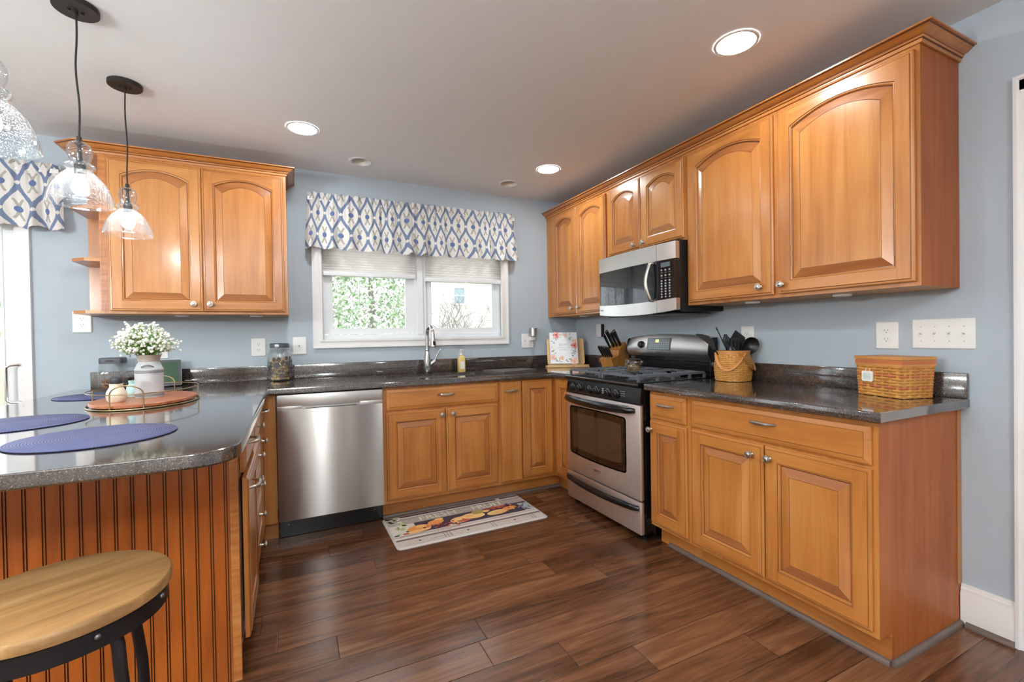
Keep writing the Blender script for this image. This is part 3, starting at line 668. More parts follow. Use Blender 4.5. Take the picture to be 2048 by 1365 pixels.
# --- base cabinets, right run
GB = 'maple base cabinets'
t = thing('base_cabinet', 'narrow maple base cabinet with one drawer right of the range', 'cabinet', (-.602, -1.634, 0), RX, GB); carcass(t, .291, .5995, 0, .875); toe_board(t, .0, .291)
d = drawer(t, .011, ZD0, .259, ZD1 - ZD0); pull(d, .136, .806, M=rootM(t)); d = door(t, .011, ZB0, .262, ZB1 - ZB0, bevel=.030); knob(d, .026, .660, M=rootM(t))
t = thing('base_cabinet', 'wide maple base cabinet with long drawer at the end by the doorway', 'cabinet', (-.602, -1.926, 0), RX, GB); carcass(t, .820, .5995, 0, .875); toe_board(t, .0, .820)
d = drawer(t, .014, ZD0, .790, ZD1 - ZD0); pull(d, .404, .806, M=rootM(t))
for x, w, kx in ((.014, .388, .350), (.408, .396, .434)): d = door(t, x, ZB0, w, ZB1 - ZB0); knob(d, kx, .660, M=rootM(t))
mb = MB(M_wv); mb.box(-.032, -.0005, -2.7492, -2.7465, .168, .874); mb.build('scribe_strip', t, smooth=0)
# --- base cabinets, back run
BY = -.602
t = thing('base_cabinet', 'maple sink base cabinet with false drawer under the window', 'cabinet', (-1.903, BY, 0), 0, GB); carcass(t, .830, .5995, 0, .875, open_top=.66); toe_board(t, 0, .830)
d = drawer(t, .022, ZD0, .790, ZD1 - ZD0); pull(d, .421, .806, M=rootM(t))
for x, w, kx in ((.020, .396, .386), (.420, .386, .462)): d = door(t, x, ZB0, w, ZB1 - ZB0); knob(d, kx, .670, M=rootM(t))
t = thing('base_cabinet', 'slim flat front pull-out cabinet right of the sink cabinet', 'cabinet', (-1.072, BY, 0), 0, GB); carcass(t, .174, .5995, 0, .875); toe_board(t, 0, .174)
d = drawer(t, .006, ZB0, .158, ZD1 - ZB0, name='pull_out_front', flat=True); pull(d, .082, .797, w=.108, M=rootM(t))
t = thing('base_cabinet', 'maple corner base cabinet with a door on each side left of the range', 'cabinet', (-.897, BY, 0), 0, GB)
mb = MB(M_wv, rootM(t)); mb.prism([(0, 0), (.2945, 0), (.2945, -.244), (.8955, -.244), (.8955, .5995), (0, .5995)], 'z', .114, .875); mb.box(.002, .8955, .079, .5995, 0, .114); mb.box(.374, .8955, -.243, .08, 0, .114); mb.build('cabinet_body', t, smooth=0)
mb = MB(M_wh, rootM(t)); mb.box(0, .368, .072, .0785, .001, .113); mb.box(.3665, .373, -.243, .072, .001, .113); mb.build('toe_kick', t, smooth=0)
door(t, .004, ZB0 + .004, .256, ZD1 - ZB0, bevel=.028)
Mr = rootM(t) @ Matrix.Translation((.2945, -.022, 0)) @ Matrix.Rotation(RX, 4, 'Z'); door(t, .004, ZB0 + .004, .214, ZD1 - ZB0, M=Mr, bevel=.028)
# filler between dishwasher and peninsula
t = tag(MB(M_wv).box(-2.598, -2.516, BY, BY + .02, .114, .8755).box(-2.598, -2.516, -.53, -.522, 0, .114).build('filler_panel', None, smooth=0), 'plain maple filler strip between dishwasher and peninsula', 'cabinet panel')
# --- peninsula, faces +x
PX = -2.600; RP = PI / 2
t = thing('base_cabinet', 'peninsula drawer and tray cabinet at the end nearest the stool', 'cabinet', (PX, -1.7405, 0), RP, GB); carcass(t, .410, .60, 0, .875); toe_board(t, 0, .41)
mb = MB(M_dark, rootM(t)); mb.box(-.0008, .004, -.0042, 0, .136, .706); mb.build('hinge_gap_shade', t, smooth=0)  # dark strip painted in for the shade behind the door edge
d = drawer(t, .014, ZD0, .382, ZD1 - ZD0, -.002); pull(d, .19, .803, -.022, M=rootM(t)); d = door(t, -.004, ZB0, .400, ZB1 - ZB0, 0, -.010); pull(d, .10, .655, -.030, M=rootM(t)); knob(d, .375, .59, -.030, M=rootM(t))
t = thing('base_cabinet', 'peninsula cabinet with a stack of five knobbed drawers', 'cabinet', (PX, -1.3295, 0), RP, GB); carcass(t, .450, .60, 0, .875); toe_board(t, 0, .45)
for z0, h in ((.716, .142), (.574, .136), (.432, .136), (.286, .14), (.136, .144)): d = drawer(t, .014, z0, .422, h, -.002); knob(d, .225, z0 + h / 2 - .005, -.022, M=rootM(t))
t = thing('base_cabinet', 'peninsula cabinet with one drawer and door in the inner corner', 'cabinet', (PX, -.8785, 0), RP, GB); carcass(t, .276, .60, 0, .875); toe_board(t, 0, .276)
d = drawer(t, .006, ZD0, .24, ZD1 - ZD0, -.002); pull(d, .12, .803, -.022, w=.1, M=rootM(t)); d = door(t, .006, ZB0, .24, ZB1 - ZB0, 0, -.002, bevel=.028); knob(d, .03, .655, -.022, M=rootM(t))
# beadboard panel
pts = [(-3.60, -1.7415)]; x = -3.191 - 10 * .0425
front = []
while x < -2.63:
    for q in (-.004, .003): front += [(x + q - .0018, -1.758), (x + q - .0012, -1.7545), (x + q + .0012, -1.7545), (x + q + .0018, -1.758)]
    x += .0425
front = [p for p in front if p[0] > -3.59]
t = thing('beadboard_panel', 'grooved maple beadboard panel on the seating side of the peninsula', 'cabinet panel', (-3.1, -1.75, 0))
P = [(-3.60, -1.758)] + front + [(-2.6285, -1.758), (-2.6285, -1.7415), (-3.60, -1.7415)]
mb = MB(M_bead); mb.loft([[(p[0], p[1], .0) for p in P], [(p[0], p[1], .8755) for p in P]]); mb.use(M_glaze)
n = len(P)
for k, f in enumerate(mb.F):
    if len(f) == 4:
        ys = [mb.V[i].y for i in f]
        if max(ys) > -1.7575 and min(ys) < -1.75 and max(ys) < -1.75: mb.I[k] = 1
mb.build('grooved_board', t, smooth=0)
mb = MB(M_fig); mb.box(-2.628, -2.601, -1.7585, -1.7415, 0, .8755, .001); mb.build('corner_stile', t, smooth=0)
mb = MB(M_end); mb.box(-3.60, -3.585, -1.7412, -.62, 0, .8755); t = tag(mb.build('peninsula_end_panel', None, smooth=0), 'plain maple back panel on the dining side of the peninsula', 'cabinet panel')
# shoe moulding on the right run
sp = [(0.0005, 0.0005), (.016, .0005), (.0155, .008), (.012, .015), (.006, .0195), (0.0005, .0205)]
t = tag(MB(M_shoe).sweep([(-.530, -1.70), (-.530, -2.7462)], sp).build('shoe_molding', None), 'grey shoe moulding along the toe kick right of the range', 'moulding', 'shoe mouldings')
t = tag(MB(M_shoe).sweep([(-.530, -2.7465), (-.0165, -2.7465)], sp).build('shoe_molding', None), 'brown shoe moulding along the end panel of the right cabinets', 'moulding', 'shoe mouldings')
t = tag(MB(M_shoe).sweep([(-.017, -2.767), (-.017, -2.904)], sp).build('shoe_molding', None), 'short brown shoe moulding under the white baseboard by the doorway', 'moulding', 'shoe mouldings')
t = tag(MB(M_shoe).sweep([(-1.903, -.5305), (-.5315, -.5305)], [(-a if 0 else a, b) for a, b in sp]).build('shoe_molding', None), 'shoe moulding along the toe kick below the sink', 'moulding', 'shoe mouldings')
# --- countertops
outer = [(-3.612, -.0005), (-3.612, -2.256)]
for k in range(9):
    a = -PI / 2 + PI / 2 * k / 8; outer.append((-2.664 + .113 * math.cos(a), -2.143 + .113 * math.sin(a)))
outer += [(-2.551, -.648), (-.648, -.648), (-.648, -.846), (-.0005, -.846), (-.0005, -.0005)]
SX0, SX1, SY0, SY1 = -1.845, -1.115, -.505, -.205
hole = rrect(SX0, SX1, SY0, SY1, .07)
t = thing('countertop', 'dark speckled countertop running from the peninsula past the sink to the range', 'countertop', (-2.5, -.4, .876), group='speckled countertops')
mb = MB(M_ctr); slab(mb, outer, [hole], .8765, .914, .005); mb.build('counter_slab', t, smooth=30)
mb = MB(M_ctr); mb.box(-3.527, -.0006, -.019, -.0006, .9142, 1.016, .003); mb.build('backsplash', t); mb = MB(M_ctr); mb.box(-.019, -.0006, -.846, -.0192, .9142, 1.016, .003); mb.build('backsplash', t)
t = thing('countertop', 'dark speckled countertop right of the range under the light switches', 'countertop', (-.35, -2.2, .876), group='speckled countertops')
mb = MB(M_ctr); slab(mb, [(-.648, -2.775), (-.0005, -2.775), (-.0005, -1.6345), (-.648, -1.6345)], [], .8765, .914, .005); mb.build('counter_slab', t, smooth=30)
mb = MB(M_ctr); mb.box(-.019, -.0006, -2.7745, -1.6345, .9142, 1.016, .003); mb.build('backsplash', t)
# ------------------------------------------------------------------ dishwasher
t = thing('dishwasher', 'stainless steel dishwasher left of the sink cabinet', 'dishwasher', (-2.208, -.35, 0))
X0, X1, YD = -2.511, -1.907, -.632
mb = MB(M_blk2); mb.box(X0 + .003, X1 - .003, -.585, -.03, .115, .872); mb.build('tub_body', t, smooth=0)
mb = MB(M_blk); mb.box(X0 + .002, X1 - .002, -.548, -.50, .004, .122)
mb.use(M_screw); [mb.lathe([(.004, 0), (.003, .002)], (x, -.5495, .075), 8) for x in (X0 + .05, X1 - .05)]
mb.build('toe_panel', t)
mb = MB(M_steel).boxuv(); mb.box(X0, X1, YD, -.59, .124, .7795, .003); mb.build('door', t)
xa, xb = -2.375, -2.044                     # pocket handle between two flush ends
mb = MB(M_steel2).boxuv(); mb.box(X0, X1, YD + .004, -.59, .800, .868, .003); mb.box(X0, xa, YD + .006, -.59, .780, .801, .001); mb.box(xb, X1, YD + .006, -.59, .780, .801, .001); mb.build('control_strip', t)
mb = MB(M_steel2).boxuv(); mb.prism([(-.606, .778), (-.600, .790), (-.602, .801), (-.590, .801), (-.590, .778)], 'x', xa, xb)
mb.use(M_blk2); mb.box(xa + .02, xb - .02, -.616, -.605, .7795, .7815); mb.build('pocket_handle', t)
# ------------------------------------------------------------------ gas range (front faces -x)
t = thing('gas_range', 'stainless and black gas range between the base cabinets', 'range', (-.34, -1.235, 0))
RY0, RY1, RXF = -1.612, -.851, -.660
mb = MB(M_blk); mb.box(-.632, -.028, RY0 + .004, RY1 - .001, .03, .895, .003); mb.build('range_body', t)
mb = MB(M_blk); P = [(-.655, .885), (-.668, .889), (-.673, .899), (-.670, .909), (-.660, .914), (-.09, .916), (-.09, .885)]
mb.prism(P, 'y', RY0, RY1); mb.build('cooktop', t, smooth=50)
mb = MB(M_blk); mb.prism([(-.662, .792), (-.646, .884), (-.62, .884), (-.62, .792)], 'y', RY0 + .001, RY1 - .001)
mb.use(M_key)
for y in (-1.265, -1.446, -1.468):
    for k in range(4): mb.box(-.657 + .0, -.6545, y - .012, y + .004, .812 + k * .013 + (.0 if y != -1.265 else -.004), .814 + k * .013)
mb.build('control_panel', t, smooth=0)
for y, z in ((-.93, .835), (-1.007, .834), (-1.126, .834), (-1.203, .834), (-1.322, .833), (-1.40, .833)):
    Mk = Matrix.Translation((-.6545, y, z)) @ Matrix.Rotation(-PI / 2 - .17, 4, 'Y')
    mb = MB(M_blk2, Mk); mb.lathe([(.0235, .002), (.0225, .006), (.0205, .008), (.0190, .022), (.0175, .025), (.001, .0255)], n=24); mb.box(-.017, .017, -.004, .004, .020, .031, .002)
    mb.use(M_chrome).lathe([(.0245, .001), (.0245, .0035), (.0225, .0045)], n=24, cap1=False); mb.build('burner_knob', t)
mb = MB(M_steel3).boxuv(); mb.box(RXF, -.633, RY0, RY1, .240, .787, .006)
od = mb.build('oven_door', t)
def rr2(y0, y1, z0, z1, r, sag): # rounded window outline in the door plane, bottom edge bowed
    return [(p[0], p[1] - (sag * (1 - ((p[0] - (y0 + y1) / 2) / ((y1 - y0) / 2)) ** 2) if p[1] < (z0 + z1) / 2 else -sag * .5 * (1 - ((p[0] - (y0 + y1) / 2) / ((y1 - y0) / 2)) ** 2))) for p in rrect(y0, y1, z0, z1, r)]
def densify(poly, m=6):
    out = []
    for i in range(len(poly)):
        a, b = poly[i], poly[(i + 1) % len(poly)]; k = m if math.dist(a, b) > .1 else 1
        out += [(a[0] + (b[0] - a[0]) * j / k, a[1] + (b[1] - a[1]) * j / k) for j in range(k)]
    return out
def outline(y0, y1, z0, z1, r, sag):
    yc, hw = (y0 + y1) / 2, (y1 - y0) / 2
    return [(y, z - sag * (1 - ((y - yc) / hw) ** 2) if z < (z0 + z1) / 2 else z + sag * .4 * (1 - ((y - yc) / hw) ** 2)) for y, z in densify(rrect(y0, y1, z0, z1, r), 8)]
mb = MB(M_steel2); o1 = outline(-1.492, -.900, .372, .700, .02, .012); o2 = inset(o1, .007)
mb.loft([[(-.6601, y, z) for y, z in o1], [(-.6635, y, z) for y, z in o1], [(-.6635, y, z) for y, z in o2], [(-.6601, y, z) for y, z in o2]], True, False, False); mb.build('window_rim', od, smooth=20)
mb = MB(M_oven); mb.prism(o2, 'x', -.6622, -.655); mb.use(M_oven2); o3 = outline(-1.45, -.942, .418, .655, .02, .01); mb.prism(o3, 'x', -.6626, -.660); mb.build('oven_window', od, smooth=0)
mb = MB(M_chrome); mb.box(-.6615, -.6595, -1.245, -1.168, .303, .318, .0008); mb.build('name_plate', od)
def bow(mat, y0, y1, z, out, r, name, parent, n=24, dz=0.0, tap=.55):
    mb = MB(mat); pts = []; rr = []
    for k in range(n + 1):
        s_ = 2 * k / n - 1; q = 1 - s_ ** 2; e = min(1, (1 - abs(s_)) / .05)
        pts.append((-.658 - out * (.28 * e + .72 * q) * (1 if 0 < k < n else 0), y0 + (y1 - y0) * k / n, z + dz * q)); rr.append(r * (tap + (1 - tap) * q ** .5))
    mb.tube(pts, rr, 12, flat=1.25); return mb.build(name, parent, smooth=60)
bow(M_blk, RY0 + .045, RY1 - .004, .752, .062, .021, 'oven_handle', od)
mb = MB(M_chrome); n_ = 24; vs = []
for k in range(n_ + 1):
    s_ = 2 * k / n_ - 1; q = 1 - s_ ** 2; y = RY0 + .07 + (RY1 - RY0 - .09) * k / n_; xx = -.664 - .058 * (.28 + .72 * q)
    vs += [(xx + .004, y, .7765 + .004 * q), (xx - .008 - .006 * q, y, .770)]
mb.loft([[vs[2 * k], vs[2 * k + 1], (vs[2 * k + 1][0] + .003, vs[2 * k + 1][1], .7655), (vs[2 * k][0] + .003, vs[2 * k][1], .7715)] for k in range(n_ + 1)]); mb.build('handle_chrome_band', od, smooth=60)
mb = MB(M_steel3).boxuv(); mb.box(RXF, -.633, RY0, RY1, .046, .232, .006); dw = mb.build('storage_drawer', t)
bow(M_blk, RY0 + .018, RY1 - .006, .196, .050, .017, 'drawer_handle', dw, tap=.7)
for y in (RY0 + .04, RY1 - .04):
    mb = MB(M_blk2); mb.lathe([(.022, .001), (.022, .008), (.012, .012), (.012, .032)], (-.60, y, 0), 14); mb.build('foot', t)
# back console
mb = MB(M_blk); mb.box(-.088, -.03, RY0 + .004, RY1 - .004, .914, 1.045, .004); mb.use(M_steel2); mb.box(-.0905, -.087, RY0 + .012, RY1 - .01, .923, .9265); mb.box(-.0905, -.087, RY0 + .012, RY1 - .01, 1.006, 1.0085)
for y in (-1.07, -1.24): mb.box(-.0915, -.087, y - .003, y + .003, 1.021, 1.029)
mb.build('vent_riser', t, smooth=0)
yc, hw = (RY0 + RY1) / 2, (RY1 - RY0) / 2; top, bot = [], []
for k in range(25):
    s_ = 2 * k / 24 - 1; y = yc + hw * s_; e = max(0, abs(s_) - .93) / .07
    top.append((y, 1.168 + .022 * (1 - s_ * s_) - .02 * e * e)); bot.append((y, 1.034 + .003 * s_ * s_))
mb = MB(M_steel2).boxuv(); L = []
for k in range(25):
    y, zt = top[k]; zb = bot[k][1]; s_ = 2 * k / 24 - 1; hgt = zt - zb
    L.append([(-.030, y, zb), (-.088, y, zb), (-.100, y, zb + hgt * .10), (-.112 + .004 * s_ * s_, y, zb + hgt * .22), (-.108, y, zb + hgt * .5), (-.096, y, zb + hgt * .85), (-.086, y, zt - .004), (-.074, y, zt), (-.030, y, zt)])
mb.loft(L); con = mb.build('console', t, smooth=40)
mb = MB(M_blk)
for y0, y1 in ((RY0 - .001, RY0 + .004), (RY1 - .004, RY1 + .001)): mb.prism([(-.028, 1.03), (-.09, 1.03), (-.104, 1.05), (-.114, 1.066), (-.110, 1.10), (-.098, 1.148), (-.086, 1.162), (-.028, 1.166)], 'y', y0, y1)
mb.build('end_cap', con, smooth=0)
Mc = Matrix.Translation((-.1075, -1.012, 1.116)) @ Matrix.Rotation(-PI / 2 + .16, 4, 'Y')
mb = MB(M_blk2, Mc); mb.lathe([(.0265, -.001), (.026, .004), (.023, .006), (.021, .018), (.018, .021), (.001, .0215)], n=26); mb.box(-.019, .019, -.004, .004, .015, .025, .002); mb.build('timer_dial', con)
Mc = Matrix.Translation((-.1058, -1.182, 1.122)) @ Matrix.Rotation(-PI / 2 + .16, 4, 'Y')
mb = MB(M_blk, Mc); mb.prism(rrect(-.044, .042, -.117, .108, .010), 'z', -.008, .0016); mb.use(M_lcd); mb.prism(rrect(-.040, .037, -.110, .100, .008), 'z', .0016, .0022)
mb.use(M_led); mb.prism(rrect(.010, .030, -.005, .026, .003), 'z', .0022, .0026); mb.use(M_key)
for r_ in range(4):
    for q in range(9): mb.box(-.034 + r_ * .014, -.029 + r_ * .014, -.102 + q * .021, -.090 + q * .021, .0022, .0026)
mb.build('display_panel', con, smooth=0)
Mt = Matrix(((0, .16, -.987, -.1125), (-1, 0, 0, -1.187), (0, .987, .16, 1.060), (0, 0, 0, 1)))
text('KENMORE', .012, M_blk2, con, Mt)
# burners and grates
for x, y, r in ((-.50, -1.06, .036), (-.50, -1.42, .044), (-.22, -1.06, .036), (-.22, -1.42, .036)):
    mb = MB(M_iron); mb.lathe([(r + .016, .9155), (r + .014, .922), (r, .924), (r, .931), (r - .006, .935), (.001, .936)], (x, y, 0), 24); mb.build('burner', t)
def bar(mb, a, b, w=.011, h=.013):
    a, b = Vector(a), Vector(b); d_ = (b - a).normalized(); s_ = Vector((d_.y, -d_.x, 0)).normalized() * w / 2; u_ = Vector((0, 0, h / 2))
    mb.loft([[p + s_ * 1 - u_, p + s_ * .7 + u_, p - s_ * .7 + u_, p - s_ - u_] for p in (a, b)])
for y0, y1 in ((-1.236, -.872), (-1.596, -1.240)):
    mb = MB(M_iron); xa, xb, z = -.640, -.115, .948; ym = (y0 + y1) / 2; g = .012
    for y in (y0 + g, y1 - g): bar(mb, (xa, y, z), (xb, y, z))
    for x in (xa, xb, (xa + xb) / 2): bar(mb, (x, y0 + g, z), (x, y1 - g, z))
    for cx in (-.50, -.22):
        for dy in (-1, 1): bar(mb, (cx, ym + dy * .045, z), (cx, ym + dy * ((y1 - y0) / 2 - g), z))
        for x2 in ((xa, cx - .05), (cx + .05, (xa + xb) / 2)) if cx < -.4 else (((xa + xb) / 2, cx - .05), (cx + .05, xb)): bar(mb, (x2[0], ym, z), (x2[1], ym, z))
        for dx in (-.085, .085):
            for e in ((y0 + g, 1), (y1 - g, -1)): bar(mb, (cx + dx, e[0], z), (cx + dx * .75, e[0] + e[1] * .10, z))
    for x in (xa, -.50, (xa + xb) / 2, -.24, xb):
        for y in (y0 + g, y1 - g): mb.box(x - .007, x + .007, y - .007, y + .007, .9165, .945)
    mb.build('grate', t, smooth=0)
# ------------------------------------------------------------------ microwave
t = thing('microwave', 'stainless over-the-range microwave under the short wall cabinet', 'microwave', (-.2, -1.272, 1.32))
MY0, MY1 = -1.638, -.906
mb = MB(M_blk2); mb.prism([(-.372, 1.334), (-.30, 1.322), (-.002, 1.330), (-.002, 1.7465), (-.372, 1.7465)], 'y', MY0 + .002, MY1 - .002); mb.build('microwave_body', t, smooth=0)
ym, yh = (MY0 + MY1) / 2, (MY1 - MY0) / 2
def face(y): return -.398 - .022 * (1 - ((y - ym) / yh) ** 2)
def panel(mat, ya, yb, zt, zb, name, parent, off=0.0, th=.03, n=16, bow_=0.0):
    mb = MB(mat).boxuv(); L = []
    for k in range(n + 1):
        y = ya + (yb - ya) * k / n; x = face(y) - off; q = 1 - ((y - ym) / yh) ** 2; b_ = zb - bow_ * q
        t_ = zt(y) if callable(zt) else zt
        L.append([(x + th, y, b_), (x, y, b_), (x, y, t_), (x + th, y, t_)])
    mb.loft(L); return mb.build(name, parent, smooth=30)
SP = -1.496
wt = lambda y: 1.403 - .012 * (1 - ((y - ym) / yh) ** 2)
panel(M_steel2, MY0, SP - .001, 1.736, 1.636, 'top_band', t); panel(M_steel2, SP + .001, MY1, 1.736, 1.636, 'top_band', t)
panel(M_steel2, MY0, SP - .001, wt, 1.334, 'bottom_band', t, bow_=.020)
dm = panel(M_mwg, SP + .001, MY1, 1.637, 1.390, 'door', t, off=-.003)
b2 = panel(M_steel2, SP + .001, MY1, wt, 1.334, 'door_bottom_band', dm, bow_=.020)
Mt = Matrix(((0, 0, -1, -.4035), (-1, 0, 0, -.945), (0, 1, 0, 1.366), (0, 0, 0, 1))); text('KENMORE', .010, M_blk2, dm, Mt)
cp = panel(M_blk, MY0 + .001, SP - .001, 1.637, 1.392, 'control_panel', t, off=-.002)
mb = MB(M_lcd); y = -1.566; mb.box(face(y) - .0022, face(y) + .004, -1.598, -1.528, 1.592, 1.620)
mb.use(M_key)
for r_ in range(11):
    for q in range(3):
        yy = -1.592 + q * .029
        if r_ == 1 or r_ == 3: mb.box(face(yy) - .0015, face(yy) + .003, yy - .009, yy + .006, 1.575 - r_ * .016, 1.5765 - r_ * .016)
        else: mb.lathe([(.0058, 0), (.0058, .0014)], (0, 0, 0), 10) if 0 else mb.prism([(yy + .0055 * math.cos(a), 1.575 - r_ * .016 + .0055 * math.sin(a)) for a in (2 * PI * j / 10 for j in range(10))], 'x', face(yy) - .0012, face(yy) + .003)
mb.build('keypad', cp, smooth=0)
pts = [(face(-1.463) + .006, -1.463, 1.628), (face(-1.463) - .020, -1.462, 1.624)]; rr = [.011, .012]
for k in range(11): q = k / 10; pts.append((face(-1.463) - .022 - .022 * math.sin(PI * q), -1.462 + .010 * math.sin(PI * q), 1.614 - .206 * q)); rr.append(.0125)
pts += [(face(-1.463) - .018, -1.462, 1.400), (face(-1.463) + .006, -1.463, 1.397)]; rr += [.012, .011]
mb = MB(M_nickel); mb.tube(pts, rr, 10, flat=.9); mb.build('door_handle', dm, smooth=60)
mb = MB(M_blk2); mb.box(-.36, -.05, MY0 + .05, MY1 - .05, 1.314, 1.321, .002); mb.use(M_lcd); mb.box(-.30, -.10, -1.55, -1.32, 1.3125, 1.3145); mb.box(-.30, -.10, -1.22, -1.0, 1.3125, 1.3145); mb.build('underside_vent', t)
# ------------------------------------------------------------------ sink, faucet, soap
t = thing('kitchen_sink', 'undermount stainless steel sink bowl below the window', 'sink', (-1.48, -.355, .7))
mb = MB(M_sink); L = []
for d_, z in ((-.022, .8762), (-.004, .8762), (-.004, .872), (.004, .86), (.012, .72), (.05, .69)):
    L.append([(p[0], p[1], z) for p in rrect(SX0 + d_, SX1 - d_, SY0 + d_, SY1 - d_, .07)])
mb.loft(L, True, False, True); mb.build('bowl', t, smooth=50); mb = MB(M_chrome); mb.lathe([(.045, .6915), (.04, .694), (.02, .692), (.001, .692)], (-1.48, -.32, 0), 20); mb.build('drain', t)
FX, FY = -1.470, -.115
t = thing('kitchen_faucet', 'tall pull-down steel faucet standing behind the sink', 'faucet', (FX, FY, .914))
mb = MB(M_blk2); mb.lathe([(.032, .0003), (.032, .010), (.029, .012)], (FX, FY, .914), 24); mb.build('base_ring', t)
mb = MB(M_chrome); mb.lathe([(.0225, .012), (.026, .04), (.0275, .075), (.0245, .12), (.0175, .165), (.0155, .178), (.0175, .183), (.0165, .189)], (FX, FY, .914), 28); mb.build('faucet_body', t)
sp_ = [(FX, FY, 1.09), (FX, FY, 1.18)]
for k in range(13): a = PI * k / 12; sp_.append((FX + .012 * (1 - math.cos(a)) / 2, FY - .062 * (1 - math.cos(a)), 1.205 + .078 * math.sin(a)))
sp_ += [(FX + .012, FY - .125, 1.19)]
mb = MB(M_chrome); mb.tube(sp_, [.0150] * 4 + [.0145] * 12, 14); mb.build('spout', t, smooth=60)
mb = MB(M_chrome); mb.lathe([(.0155, .075), (.0165, .072), (.0165, .066), (.0185, .060), (.0245, .012), (.0255, .004), (.024, 0), (.02, .001)], (FX + .012, FY - .126, 1.118), 24); mb.use(M_blk2).box(FX + .004, FX + .022, FY - .156, FY - .138, 1.134, 1.166, .004); mb.build('spray_head', t)
mb = MB(M_chrome); mb.tube([(FX + .01, FY, .975), (FX + .045, FY - .004, .998), (FX + .062, FY - .006, 1.010)], [.0165, .0165, .0155], 14); mb.tube([(FX + .056, FY - .006, 1.006), (FX + .070, FY - .008, 1.045), (FX + .092, FY - .012, 1.088), (FX + .104, FY - .014, 1.098)], [.008, .0075, .007, .0065], 10, flat=.8); mb.build('lever_handle', t, smooth=60)
SX, SY = -1.187, -.105
t = thing('soap_bottle', 'square yellow soap bottle with clear pump behind the sink', 'bottle', (SX, SY, .914))
mb = MB(M_soap); L = []
for h_, w in ((.0003, .025), (.004, .027), (.105, .027), (.118, .024), (.126, .013), (.132, .012)): L.append([(SX + p[0], SY + p[1], .914 + h_) for p in rrect(-w, w, -w, w, w * .3, 4)])
mb.loft(L); mb.build('bottle_body', t, smooth=40); mb = MB(M_white); mb.box(SX - .017, SX + .017, SY - .0276, SY - .027, .935, .995); b_ = mb.build('paper_label', t, smooth=0)
mb = MB(M_puck); mb.lathe([(.014, .1315), (.014, .145), (.006, .148), (.006, .168), (.0135, .170), (.0135, .178), (.001, .180)], (SX, SY, .914), 16); mb.box(SX - .004, SX + .004, SY - .034, SY, 1.084, 1.091, .002); mb.build('pump', t)
CT = .9143   # counter surface
# ------------------------------------------------------------------ wall plates
def plate(label, cx, cz, w, h, wall, kind, cat='outlet', group='wall plates'):
    """built facing -y at the back wall, or turned to face -x on the right wall"""
    t = thing('outlet_plate' if kind != 'switch' else 'switch_plate', label, cat, (cx, -.001, cz) if wall == 'back' else (-.001, cx, cz), 0 if wall == 'back' else RX, group)
    M = rootM(t) @ Matrix.Translation((0, 0, -cz)) @ Matrix.Translation((0, 0, cz))
    mb = MB(M_plate, M); o = rrect(-w / 2, w / 2, -h / 2, h / 2, .005, 3); i = inset(o, .004)
    mb.loft([[(p[0], 0, p[1]) for p in o], [(p[0], -.003, p[1]) for p in o], [(p[0], -.0065, p[1]) for p in i]]); mb.build('cover_plate', t, smooth=30)
    def duplex(x0):
        for dz in (-.0195, .0195):
            mb = MB(M_plate, M); a = [(x0 + .0165 * math.cos(k * PI / 8), dz + min(.0125, max(-.0125, .0165 * math.sin(k * PI / 8)))) for k in range(16)]
            mb.prism(a, 'y', -.0085, -.006); f = mb.build('receptacle', t, smooth=0)
            mb = MB(M_dark, M); mb.box(x0 - .0075, x0 - .0055, -.0088, -.008, dz + .000, dz + .008); mb.box(x0 + .0055, x0 + .0075, -.0088, -.008, dz + .001, dz + .008); mb.prism([(x0 + .0022 * math.cos(k * PI / 5), dz - .006 + .0022 * math.sin(k * PI / 5)) for k in range(10)], 'y', -.0088, -.008); mb.build('slot', f, smooth=0)
    def toggle(x0):
        mb = MB(M_plate, M); mb.box(x0 - .005, x0 + .005, -.0072, -.006, -.012, .012); mb.use(M_plate).prism([(-.0065, -.004), (-.018, .004), (-.018, .010), (-.0065, .006)], 'x', x0 - .0036, x0 + .0036); mb.use(M_screw)
        for dz in (-.03, .03): mb.prism([(x0 + .0026 * math.cos(k * PI / 5), dz + .0026 * math.sin(k * PI / 5)) for k in range(10)], 'y', -.0072, -.006)
        mb.use(M_dark); mb.box(x0 - .0055, x0 - .005, -.0068, -.006, -.0125, .0125); mb.build('toggle', t, smooth=0)
    if kind == 'outlet': duplex(0)
    elif kind == 'switch':
        n = max(1, round((w - .07) / .046) + 1)
        for k in range(n): toggle((k - (n - 1) / 2) * .046)
    elif kind == 'switch+outlet': toggle(-w / 4); duplex(w / 4)
    return t
plate('white outlet under the end shelves at the left of the back wall', -3.5615, 1.3205, .090, .128, 'back', 'outlet')
plate('white outlet plate half hidden behind the flower bouquet', -3.178, 1.146, .074, .122, 'back', 'outlet')
plate('white duplex outlet left of the paw print jar', -2.6325, 1.145, .089, .124, 'back', 'outlet')
plate('white single switch plate between the paw print jar and window', -2.3745, 1.149, .089, .124, 'back', 'switch', 'light switch')
plate('white switch and outlet plate right of the window with scent warmer', -.521, 1.149, .116, .128, 'back', 'switch+outlet')
plate('white outlet behind the basket of black utensils', -1.801, 1.165, .083, .126, 'right', 'outlet')
plate('white duplex outlet left of the four gang switch plate', -2.499, 1.1685, .087, .122, 'right', 'outlet')
plate('white four gang switch plate above the woven box', -2.6935, 1.1735, .203, .124, 'right', 'switch', 'light switch')
